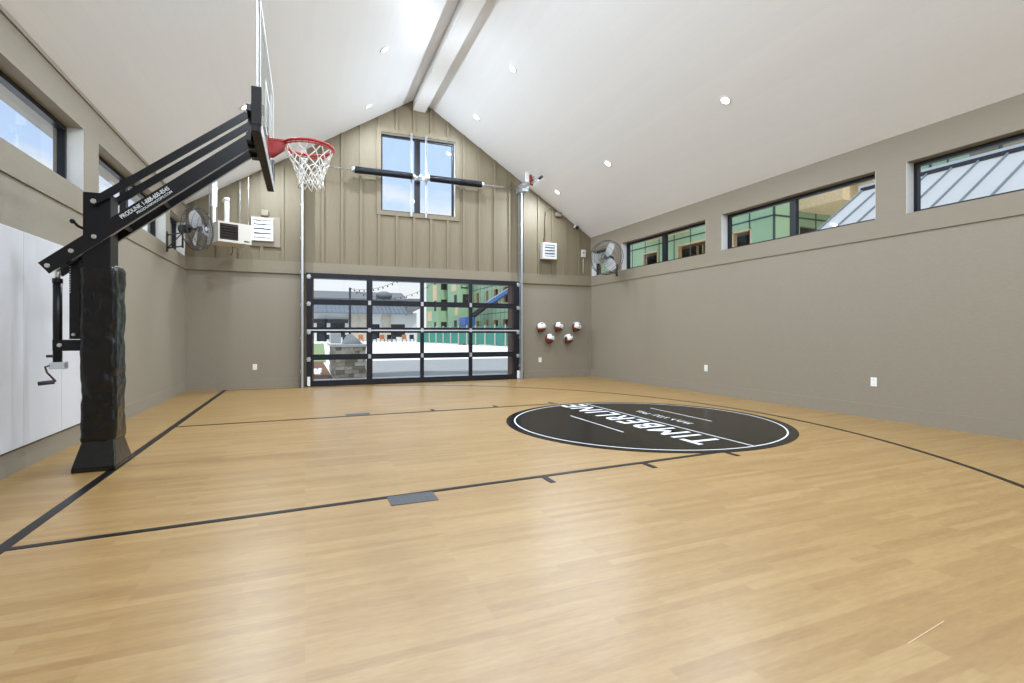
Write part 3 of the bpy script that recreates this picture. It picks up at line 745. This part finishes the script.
louver_box(-1.01, -.61, 3.11, 3.58, .10, 'white louvered vent left of the glass door, mounted on a beige board', (-1.06, -.49, 3.03, 3.66) if False else (-1.10, -.50))if False else None
def louver_left():
    louver_box(-1.045, -.625, 3.13, 3.62, .10, 'white louvered vent on a beige board beside the unit heater', None)
louver_left()
lb = [o for o in C.objects if o.name.startswith('louvered_vent')][0]
MB().box(-1.06, -.49, YB - .05, YB - .011, 3.02, 3.66).build('backing_board', M_beigeplate, lb)
MB().box(-.86, -.72, YB - .11, YB - .011, 3.67, 3.79).bevel(.005).build('junction_box', M_beigeplate, lb)
louver_box(5.70, 6.10, 3.11, 3.53, .20, 'white louvered vent box right of the glass door', None)
# conduit from that vent to a round box near the ceiling, small sensor, camera
cb = empty('conduit', (6.1, 11.97, 3.5), 'painted conduit running from the right vent up to the ceiling line', 'conduit')
MB().tube([(5.82, 11.93, 3.66), (5.83, 11.93, 4.1), (5.86, 11.93, 4.38), (5.95, 11.93, 4.48), (6.05, 11.93, 4.47), (6.2, 11.93, 4.38)], .012, 8).build('pipe', M_board, cb)
MB().box(5.80, 5.86, 11.93, 11.985, 3.54, 3.66).build('pipe_box', mat('brown_box', (.18, .09, .06), .6), cb)
MB().box(6.13, 6.31, 11.90, 11.985, 4.27, 4.38).bevel(.02).build('junction_box', M_beigeplate, cb)
sc_ = empty('security_camera', (6.77, 11.93, 4.0), 'small white and black security camera under the ceiling near the right corner', 'camera')
MB().box(6.71, 6.83, 11.93, 11.985, 4.02, 4.08).bevel(.01).build('mount', M_plastic, sc_)
MB().sphere((6.77, 11.90, 4.02), .05, seg=14, rg=8).build('lens_dome', M_frame, sc_)
th = empty('wall_control', (7.0, 11.97, 3.22), 'small white control box high in the far right corner', 'control box')
MB().box(6.93, 7.06, 11.93, 11.985, 3.24, 3.44).bevel(.008).build('cover', M_cream, th)
MB().box(6.98, 7.01, 11.925, 11.93, 3.33, 3.37).build('dial', M_frame, th)
MB().tube([(6.99, 11.96, 3.22), (6.99, 11.96, 2.80)], .006, 6).build('cable', M_plastic, th)

# balls on wall holders ------------------------------------------------------------
bl = [(5.68, 1.33, 'basketball on a wall holder, upper row, nearest the glass door'), (6.18, 1.345, 'basketball on a wall holder, middle of the upper row'), (6.72, 1.35, 'basketball on a wall holder, upper row, nearest the corner'),
      (5.92, 1.035, 'basketball on a wall holder, lower row, on the door side'), (6.48, 1.035, 'basketball on a wall holder, lower row, on the corner side')]
br_ = .126; first = None; firsth = None
for i, (x, z, lab) in enumerate(bl):
    y = YB - .16
    if first is None:
        b = empty('basketball', (x, y, z))
        def fn(v): return 0 if (v.z > -.02 and not (abs(v.x) > .105)) else 1
        MB().sphere((0, 0, 0), br_, seg=28, rg=16, fn=fn).build('ball', [M_ballw, M_ballb], b, local=True)
        s = MB(); s.ring((0, 0, 0), (0, 0, 1), br_ * .998, .0035, 36, 5); s.ring((0, 0, 0), (1, 0, .0), br_ * .998, .0035, 36, 5); s.ring((0, 0, 0), (0, 1, 0), br_ * .998, .0035, 36, 5); s.build('seam', M_frame, b, local=True)
        s = MB(); s.box(-.025, .03, -br_ * .80, -br_ * .6, br_ * .63, br_ * .78); s.build('printed_mark', M_frame, b, local=True)
        first = b
        h = empty('ball_holder', (x, y, z - .13))
        hm = MB(); hm.ring((0, 0, .06), (0, 0, 1), .10, .006, 28, 6); hm.box(-.02, .02, .146, .158, -.0, .12); hm.tube([(0, .10, .06), (0, .148, .06)], .006, 6); hm.build('ring', M_rust, h, local=True)
        firsth = h
    else:
        b = dup(first); b.location = (x, y, z); h = dup(firsth); h.location = (x, y, z - .13)
    b.rotation_euler = (random.uniform(-.15, .25), random.uniform(-.35, .35), random.uniform(-.4, .4))
    tag(b, lab.replace('basketball', 'white and maroon basketball'), 'basketball', 'basketballs on the back wall')
    tag(h, 'wire ring holder under the ' + lab.replace('basketball on a wall holder', 'basketball').replace('basketball, ', 'basketball in the '), 'ball holder', 'ball holders on the back wall')

# outlets ------------------------------------------------------------
def outlet(x, y, z, rz, lab):
    o = empty('power_outlet', (x, y, z), lab, 'outlet', 'white outlets low on the walls', rz=rz)
    MB().box(-.042, .042, -.008, 0, -.062, .062).bevel(.003, 1).build('cover_plate', M_plastic, o, local=True)
    for dz in (-.028, .028):
        m = MB(); m.box(-.010, -.006, -.0092, -.008, dz - .008, dz + .008); m.box(.006, .010, -.0092, -.008, dz - .008, dz + .008); m.build('socket', M_grey, o, local=True)
outlet(-.985, YB, .455, 0, 'white outlet plate on the back wall left of the glass door')
outlet(5.714, YB, .475, 0, 'white outlet plate on the back wall below the basketballs')
outlet(XR, 7.70, .49, -PI / 2, 'white outlet plate on the right wall, nearer the far corner')
outlet(XR, 4.55, .50, -PI / 2, 'white outlet plate on the right wall, nearest the viewer')

# downlights ------------------------------------------------------------
TL = math.atan(K)
rowname = {11.05: 'by the gable wall', 8.75: 'second row from the gable', 5.8: 'third row from the gable', 2.8: 'fourth row from the gable', -.4: 'row behind the viewer'}
colname = {-.85: 'low on the left slope', 1.25: 'high on the left slope', 3.65: 'high on the right slope', 5.84: 'low on the right slope'}
LPOS = {(5.84, 11.05): (5.81, 11.2), (5.84, 8.75): (5.81, 8.93), (3.65, 11.05): (3.61, 10.92), (3.65, 8.75): (3.58, 8.7)}
proto = None
for y in rowname:
    for x in colname:
        rot = (0, TL + PI if x > XC else -TL + PI, 0) if False else (0, (TL if x > XC else -TL), 0)
        if proto is None:
            d = empty('recessed_downlight', (0, 0, 0))
            MB().disc((0, 0), .085, -.010, 0, 32, r0=.062).build('trim_ring', M_plastic, d, local=True)
            MB().disc((0, 0), .062, -.006, -.001, 32).build('lens', M_lens, d, local=True)
            ld = bpy.data.lights.new('lamp', 'AREA'); ld.shape = 'DISK'; ld.size = .12; ld.energy = LAMP_W; ld.color = (.88, 1, 1.13)
            lo = bpy.data.objects.new('lamp', ld); C.objects.link(lo); lo.parent = d; lo.location = (0, 0, -.02)
            proto = d
        else: d = dup(proto)
        ax, ay = LPOS.get((x, y), (x, y)); d.location = (ax, ay, zc(ax)); d.rotation_euler = rot
        tag(d, 'small round ceiling downlight %s, %s' % (colname[x], rowname[y]), 'downlight', 'recessed ceiling downlights')

# ================================================================== outside
M_snow = mat('snow', (.90, .91, .93), .7, nscale=1.5, noise_amt=.03)
M_conc = mat('pale_concrete', (.55, .55, .54), .8, nscale=3, noise_amt=.12)
M_asph = mat('wet_gravel_paving', (.30, .31, .32), .8, nscale=14, noise_amt=.25)
M_grass = mat('grass', (.22, .30, .13), .9, nscale=8, noise_amt=.5)
M_mulch = mat('bark_mulch', (.16, .075, .04), .9, nscale=12, noise_amt=.7)
M_green = mat('green_sheathing', (.29, .43, .26), .7, nscale=1.2, noise_amt=.10)
M_tape = mat('black_seam_tape', (.03, .06, .05), .6)
M_lumber = mat('raw_lumber', (.62, .45, .24), .8, nscale=5, noise_amt=.2)
M_osb = mat('osb_board', (.68, .52, .30), .8, nscale=16, nstretch=(1, 1, 1), noise_amt=.35)
M_metalroof = mat('standing_seam_metal', (.46, .48, .49), .45, .1, nscale=2, noise_amt=.05)
M_seam = mat('roof_seam', (.15, .19, .21), .5)
M_stone = mat('ledge_stone', (.40, .35, .28), .85, nscale=9, nstretch=(1, 1, 4), noise_amt=.75, bump=.8)
M_cap = mat('stone_cap', (.62, .62, .60), .8)
M_mesh = mat('green_fence_mesh', (.05, .24, .19), .8, nscale=3, noise_amt=.2)
gnd = MB().box(-90, 140, YB + .12, 190, -.25, -.03).build('snow_ground', M_snow); tag(gnd, 'snow covered ground outside the glass door', 'ground', kind='structure')
o = MB().box(-90, 140, -90, YB + .12, -.6, -.16).build('gravel_ground', M_conc); tag(o, 'pale ground around the building', 'ground', kind='structure')
o = MB().box(-1, 8, YB + .12, 13.9, -.03, -.005).build('concrete_apron', M_conc); tag(o, 'pale concrete strip just outside the door', 'paving', kind='structure')
o = MB().box(1.55, 14, 13.9, 22.5, -.03, -.01).build('gravel_drive', M_asph); tag(o, 'grey paved drive beyond the concrete strip', 'paving', kind='structure')
o = MB().prism([(-8, 22.2), (.8, 22.2), (2.0, 62), (-8, 62)], 'z', -.03, .02).build('lawn', M_grass); tag(o, 'patch of green lawn beyond the stone counter', 'lawn', kind='structure')
o = MB().box(-4, .68, 13.9, 22.2, -.03, .0).build('mulch_bed', M_mulch); tag(o, 'brown bark planting bed left of the stone counter', 'planting bed', kind='structure')
# white pebble patch in the bed
m = MB(); random.seed(11)
for i in range(160):
    x = random.uniform(-.9, .45); y = random.uniform(15.0, 17.3); m.sphere((x, y, .02), random.uniform(.03, .08), (1, 1, .6), 6, 4)
tag(m.build('white_stones', M_snow), 'scatter of white stones in the bark bed', 'stones', kind='stuff')
# stone counter
sc2 = empty('stone_counter', (1.1, 15, 0), 'stacked ledge stone outdoor counter with a pale slab top', 'stone counter')
m = MB(); random.seed(2)
for z in range(8):
    x = .74
    while x < 1.50:
        l = min(random.uniform(.12, .34), 1.52 - x)
        m.box(x, x + l - .008, 14.0 - random.uniform(0, .025), 14.4, z * .102, z * .102 + .096); x += l
    y = 14.0
    while y < 16.6:
        l = min(random.uniform(.15, .4), 16.7 - y); m.box(.72 - random.uniform(0, .025), .9, y, y + l - .008, z * .102, z * .102 + .096); y += l
m.bm.faces.ensure_lookup_table()
for i, f in enumerate(m.bm.faces): f.material_index = (i // 6 * 7919) % 3
m.build('stone_facing', [M_stone, mat('ledge_stone_light', (.52, .48, .40), .85, nscale=9, noise_amt=.4, bump=.8), mat('ledge_stone_dark', (.22, .19, .16), .85, nscale=9, noise_amt=.4, bump=.8)], sc2)
MB().box(.78, 1.50, 14.05, 16.7, 0, .81).build('core', M_stone, sc2)
MB().box(.64, 1.58, 13.9, 16.8, .815, .875).bevel(.008).build('slab_top', M_cap, sc2)
gc = MB(); gc.hexa([(.98, 14.9, .875), (1.52, 14.9, .875), (1.52, 15.6, .875), (.98, 15.6, .875), (1.12, 15.1, 1.14), (1.26, 15.1, 1.15), (1.26, 15.4, 1.15), (1.12, 15.4, 1.14)])
tag(gc.bevel(.02).build('grill_cover', mat('grey_cover', (.16, .19, .21), .7)), 'grey fabric grill cover tented on the stone counter', 'grill cover')
tag(MB().box(.72, 1.0, 15.9, 16.6, .875, 1.18).bevel(.03).build('grill', mat('grey_metal_grill', (.30, .32, .34), .5)), 'boxy grey covered grill at the far end of the stone counter', 'grill')
# post and string lights
lp = MB().cyl((3.3 - 1.62, 35, 0), (3.3 - 1.62, 35, 4.35), .075, 10)
def px(u, v, d):
    a = (u - 512) / F_PX; f = Vector((math.sin(YAW), math.cos(YAW), 0)); r = Vector((math.cos(YAW), -math.sin(YAW), 0))
    return f * d + r * (a * d) + Vector((0, 0, 1.17 + (333.4 - v) / F_PX * d))
lp.bm.free()
pb = px(350, 350, 34); pb.z = 0
lp = MB().cyl((pb.x, pb.y, -.02), (pb.x, pb.y, 4.25), .075, 10); tag(lp.build('light_post', M_frame), 'slim dark post holding string lights, beyond the stone counter', 'post')
M_bulb = mat('dark_bulb', (.05, .045, .04), .4)
ends = [(Vector((pb.x, pb.y, 4.2)), Vector((7.4, 33.0, 6.0)), 16, .7, 'string of dark festoon bulbs rising from the slim post to the hall'),
        (Vector((pb.x, pb.y, 4.2)), Vector((9.5, 40, 5.2)), 14, .9, 'string of dark festoon bulbs running from the slim post toward the green building')]
for A, B, nb, sag, lab in ends:
    o = empty('string_light', A, lab, 'string light', 'outdoor string lights')
    pts = [A.lerp(B, i / 30) - Vector((0, 0, sag * 4 * (i / 30) * (1 - i / 30))) for i in range(31)]
    MB().tube(pts, .012, 5).build('cable', M_frame, o)
    for i in range(1, nb):
        t_ = i / nb; p = A.lerp(B, t_) - Vector((0, 0, sag * 4 * t_ * (1 - t_)))
        MB().sphere(p - Vector((0, 0, .09)), .05, (1, 1, 1.3), 8, 6).build('bulb', M_bulb, o)
# clubhouse far behind
ch = empty('clubhouse', (18, 80, 0), 'long low clubhouse with grey standing seam roof across the snowy yard', 'building')
m = MB(); m.holes('y', 80, 80.3, 1.2, 16.4, 0, 4.4, [(1.6, 3.0, 0, 2.9), (3.5, 5.6, .6, 2.9), (8.5, 10.7, .4, 2.6), (12.4, 14.6, .6, 2.6)])
m.build('front_wall', mat('pale_siding', (.60, .61, .60), .7), ch)
MB().box(1.2, 16.4, 83, 92, 0, 4.3).build('inner_volume', M_dark, ch)
for x in (6.1, 7.4, 11.0): MB().box(x, x + 1.3, 79.7, 80, 0, 4.2).build('stone_pier', mat('pale_stone', (.48, .43, .35), .85, nscale=3, noise_amt=.4), ch)
MB().box(1.2, 6.0, 79.4, 79.7, 2.7, 3.3).build('beam', M_frame, ch)
rf = MB().prism([(78.6, 4.3), (84.5, 6.3), (84.5, 6.1), (78.6, 4.1)], 'x', .4, 15.6).build('roof', mat('blue_grey_roof', (.13, .16, .19), .5, noise_amt=.1), ch)
m = MB(); x = .5
while x < 15.5: m.hexa([(x, 78.6, 4.31), (x + .08, 78.6, 4.31), (x + .08, 84.5, 6.31), (x, 84.5, 6.31), (x, 78.6, 4.4), (x + .08, 78.6, 4.4), (x + .08, 84.5, 6.4), (x, 84.5, 6.4)]); x += .62
m.build('roof_seams', mat('blue_grey_seam', (.09, .11, .13), .5), rf)
MB().box(1, 15.3, 84.5, 84.7, 6.1, 6.75).build('clerestory', mat('snowy_band', (.8, .82, .85), .7), ch)
MB().prism([(84.0, 6.75), (90, 8.3), (90, 8.1), (84.0, 6.55)], 'x', .4, 15.8).build('upper_roof', mat('dark_shingle', (.16, .17, .18), .8), ch)
m = MB(); m.prism([(14.6, 4.0), (16.8, 5.1), (16.8, 6.6), (15.0, 6.6)], 'y', 79, 84); m.build('dark_gable', mat('dark_shingle', (.1, .1, .1), .8), ch)
m = MB(); m.sphere((12.0, 84.6, 7.4), .9, (1.5, 1, .75), 12, 8); m.build('snow_drift_dormer', mat('dark_shingle', (.1, .1, .1), .8), ch)
# patio furniture rows near the clubhouse
random.seed(21)
for i in range(14):
    x = 1.0 + i * .95 + random.uniform(-.3, .3); y = 70 + random.uniform(-2, 2)
    o = empty('patio_chair', (x, y, 0), None, 'patio chair', 'dark patio chairs in front of the clubhouse')
    o['label'] = 'small dark patio chair in the row before the far clubhouse' if i % 3 else 'small patio chair with an orange cushion before the far clubhouse'
    MB().box(x - .3, x + .3, y - .3, y + .3, .38, .46).build('seat', M_frame if i % 3 else mat('orange_cushion', (.45, .15, .04), .7), o)
    MB().box(x - .3, x + .3, y + .25, y + .32, .46, 1.0).build('backrest', M_frame if i % 3 else MATS['orange_cushion'], o)
    for sx in (-.27, .23):
        for sy in (-.27, .23): MB().box(x + sx, x + sx + .04, y + sy, y + sy + .04, -.02, .38).build('leg', M_frame, o)
# construction fence
fa, fb = Vector((17.3, 41.0, 0)), Vector((12.8, 62, 0)); fd = (fb - fa)
fe = empty('construction_fence', fa, 'long green mesh construction fence on pale stakes before the green building', 'fence')
MB().bar(fa + Vector((0, 0, .95)), fb + Vector((0, 0, .95)), .03, 1.75).build('mesh_screen', M_mesh, fe)
for i in range(13):
    p = fa + fd * (i / 12) + Vector((-.06, -.02, 0)); MB().box(p.x - .05, p.x + .05, p.y - .05, p.y + .05, -.02, 2.0).build('stake', mat('pale_stake', (.55, .5, .36), .8), fe)
for z in (1.83,): MB().bar(fa + Vector((-.05, 0, z)), fb + Vector((-.05, 0, z)), .05, .05).build('top_rail', M_mesh, fe)
# green building: west face at x=18, south corner at y=15.25
gb = empty('unfinished_building', (18, 40, 0), 'green sheathed apartment building under construction with open window holes', 'building')
GX, GY = 18.0, 15.25
wins_ = []; y = 16.4; k = 0; random.seed(9)
hs = []
while y < 70:
    ww = (1.05, 2.4, 1.3, .9)[k % 4]
    for z0, z1 in ((1.0, 2.6), (4.1, 5.75), (7.2, 8.8)):
        if z0 == 1.0 and k % 3 == 1: hs.append((y, y + ww, 0.1, 2.6))
        else: hs.append((y, y + ww, z0, z1))
    y += ww + (1.25, 1.6, 2.2)[k % 3]; k += 1
MB().holes('x', GX, GX + .2, GY, 74, 0, 9.6, hs).build('west_wall', M_green, gb)
MB().holes('y', GY, GY + .2, GX + .2, 32, 0, 9.6, [(19.5, 21.2, 4.1, 5.75), (23.5, 25.4, 4.1, 5.75)]).build('south_wall', M_green, gb)
MB().box(GX + 2.5, 30, GY + 2.5, 73, 0, 9.4).build('inner_core', M_dark, gb)
for z in (3.05, 6.1, 9.3): MB().box(GX + .2, GX + 2.6, GY + .2, 74, z, z + .3).build('floor_deck', M_osb, gb)
m = MB()
for z in (3.2, 6.05, 6.95, 9.3): m.box(GX - .012, GX, GY, 74, z, z + .07)
y = GY
while y < 74: m.box(GX - .012, GX, y, y + .06, 0, 9.6); y += 1.22
x = GX
while x < 32: m.box(x, x + .06, GY - .012, GY, 0, 9.6); x += 1.22
for z in (3.2, 6.05, 6.95): m.box(GX, 32, GY - .012, GY, z, z + .07)
m.build('seam_tape', M_tape, gb)
hs2 = sorted(hs, key=lambda h: h[0])[:48]
for a, b, c, d in hs2:
    m = MB(); t = .05
    for p, q_, r_, s_ in ((a, a + t, c, d), (b - t, b, c, d), (a, b, d - t, d), (a, b, c, c + t)): m.box(GX - .03, GX + .22, p, q_, r_, s_)
    n_ = int((b - a) / .42)
    for i in range(1, n_ + 1): yy = a + (b - a) * i / (n_ + 1); m.box(GX + .9, GX + 1.0, yy - .03, yy + .03, c, d)
    m.build('window_opening_frame', M_lumber, gb)
# timber balcony decks and overhanging sheathing panels
m = MB(); 
for y in (20.3, 30, 42, 56): m.box(GX - 1.3, GX, y, y + 3.2, 6.35, 6.5); m.box(GX - 1.35, GX - 1.25, y, y + 3.2, 6.3, 6.75)
m.build('balcony_deck', M_lumber, gb)
# loose sheathing sheets not yet taped
m = MB(); random.seed(31)
for y, z, a, b in ((60, 6.4, 3.2, 1.6), (70, 3.4, 2.5, 3.0), (70, 7.4, 3.0, 2.0), (62.5, 7.6, 2.4, 1.6), (46.5, 7.2, 1.6, 1.2)): m.box(GX - .03, GX - .012, y, y + a, z, z + b)
for y, z, a, b in ((66.6, 5.6, 2.2, 2.2), (69.5, 2.9, 2.6, 1.4), (57.2, 6.2, 2.0, .8), (56.5, 3.3, 1.2, 1.2)): m.box(16.36, 16.38, y, y + a, z, z + b)
m.build('sheathing_sheet', M_osb, gb)
# green projecting bays seen over the fence
for y0, y1, x0 in ((34, 38, 16.6), (56, 61, 16.4), (66, 73, 16.4)):
    MB().holes('x', x0, GX, y0, y1, 0, 9.0, []).build('projecting_bay', M_green, gb)
    m = MB()
    for z in (1.2, 4.2, 7.0): m.box(x0 - .02, x0 + .02, y0 + 1.0, y0 + 2.1, z, z + 1.5); m.box(x0 + .4, x0 + 1.2, y0 - .02, y0 + .02, z, z + 1.5)
    m.build('bay_opening', M_dark, gb)
MB().prism([(17.0, 9.0), (19.5, 11.4), (19.5, 11.2), (17.0, 8.8)], 'y', 30, 74).build('roof_truss_edge', M_osb, gb)
m = MB(); m.box(19.2, 26, 13.2, 15.24, 6.35, 7.0); m.build('overhang_beam', M_osb, gb)
m = MB(); m.prism([(19.6, 7.0), (27.5, 13.2), (27.5, 12.2), (20.9, 7.0)], 'y', 12.6, 15.2); m.build('sloped_sheathing', M_osb, gb)
MB().box(16, 22, 7.65, 8.75, -.1, 7.2).build('corner_tower', M_green, gb)
MB().box(16, 22, 8.75, 10.0, -.1, 6.9).build('tower_sheathing', M_osb, gb)
MB().box(16, 22, 7.0, 7.65, -.1, 7.2).build('tower_siding', M_board, gb)
m = MB(); m.box(15.98, 16, 8.1, 8.14, 0, 7.2); m.box(15.98, 16, 8.5, 8.56, 0, 7.2); m.box(15.97, 16, 6.96, 7.04, 0, 7.2); m.build('tower_trim', M_tape, gb)
# wing with metal roof right of the hall
wing = empty('metal_roof_wing', (9.5, 0, 0), 'low side wing with pale standing seam metal roof outside the right windows', 'building')
RX0, RX1, RY0, RY1 = 8.3, 11.3, -6.0, 7.33; sl = .69; rz1 = 4.30; rz0 = rz1 - (RX1 - RX0) * sl
MB().prism([(RX0, rz0), (RX1, rz1), (RX1, rz1 - .12), (RX0, rz0 - .12)], 'y', RY0, RY1).build('roof', M_metalroof, wing)
m = MB(); y = RY1 - .03
while y > RY0: m.hexa([(RX0, y - .025, rz0), (RX1, y - .025, rz1), (RX1, y, rz1), (RX0, y, rz0), (RX0, y - .025, rz0 + .04), (RX1, y - .025, rz1 + .04), (RX1, y, rz1 + .04), (RX0, y, rz0 + .04)]); y -= .41
m.build('standing_seams', M_seam, wing)
MB().box(RX1 - .05, RX1 + .12, RY0, RY1 + .05, rz1 - .02, rz1 + .10).build('ridge_cap', mat('ridge_metal', (.55, .6, .63), .5), wing)
MB().box(RX1 - .06, RX1 - .045, RY0, RY1, rz1 - .03, rz1 + .045).build('ridge_closure', M_frame, wing)
MB().box(RX0 + .3, RX1 + .1, RY0 + .2, RY1 - .25, -.16, rz0 - .0).build('wing_wall', M_board, wing)
MB().prism([(RX0 + .3, rz0), (RX1, rz0), (RX1, rz1 - .13), (RX0 + .3, rz0 + .3 * sl - .13)], 'y', RY1 - .3, RY1 - .25).build('gable_end', M_board, wing)
# boom lift
def P3(u, v, d): return px(u, v, d)
bp_ = px(468, 333, 54); bx, by = bp_.x, bp_.y
bo = empty('boom_lift', (bx, by, 0), 'blue boom lift with raised arm in front of the green building', 'boom lift')
M_blue = mat('blue_enamel', (.05, .12, .36), .4)
MB().box(bx - .8, bx + .8, by - 1.2, by + 1.2, .5, 1.1).bevel(.05).build('chassis', M_blackmetal, bo)
MB().box(bx - .7, bx + .5, by - 1.0, by + 1.0, 1.1, 2.9).bevel(.08).build('engine_cover', M_blue, bo)
for sx in (-.7, .7):
    for sy in (-.9, .9): MB().cyl((bx + sx - .15, by + sy, .42), (bx + sx + .15, by + sy, .42), .45, 18).build('wheel', M_padfoam, bo)
A = px(469, 319, 54); B = px(487, 305, 52); D = px(513, 288.5, 48)
MB().bar(A, B, .35, .45).build('lower_boom', M_blackmetal, bo)
MB().bar(B, D, .3, .38).build('upper_boom', M_blue, bo); MB().bar(B + Vector((0, 0, .27)), D + Vector((0, 0, .27)), .12, .12).build('hose_track', M_alum, bo)
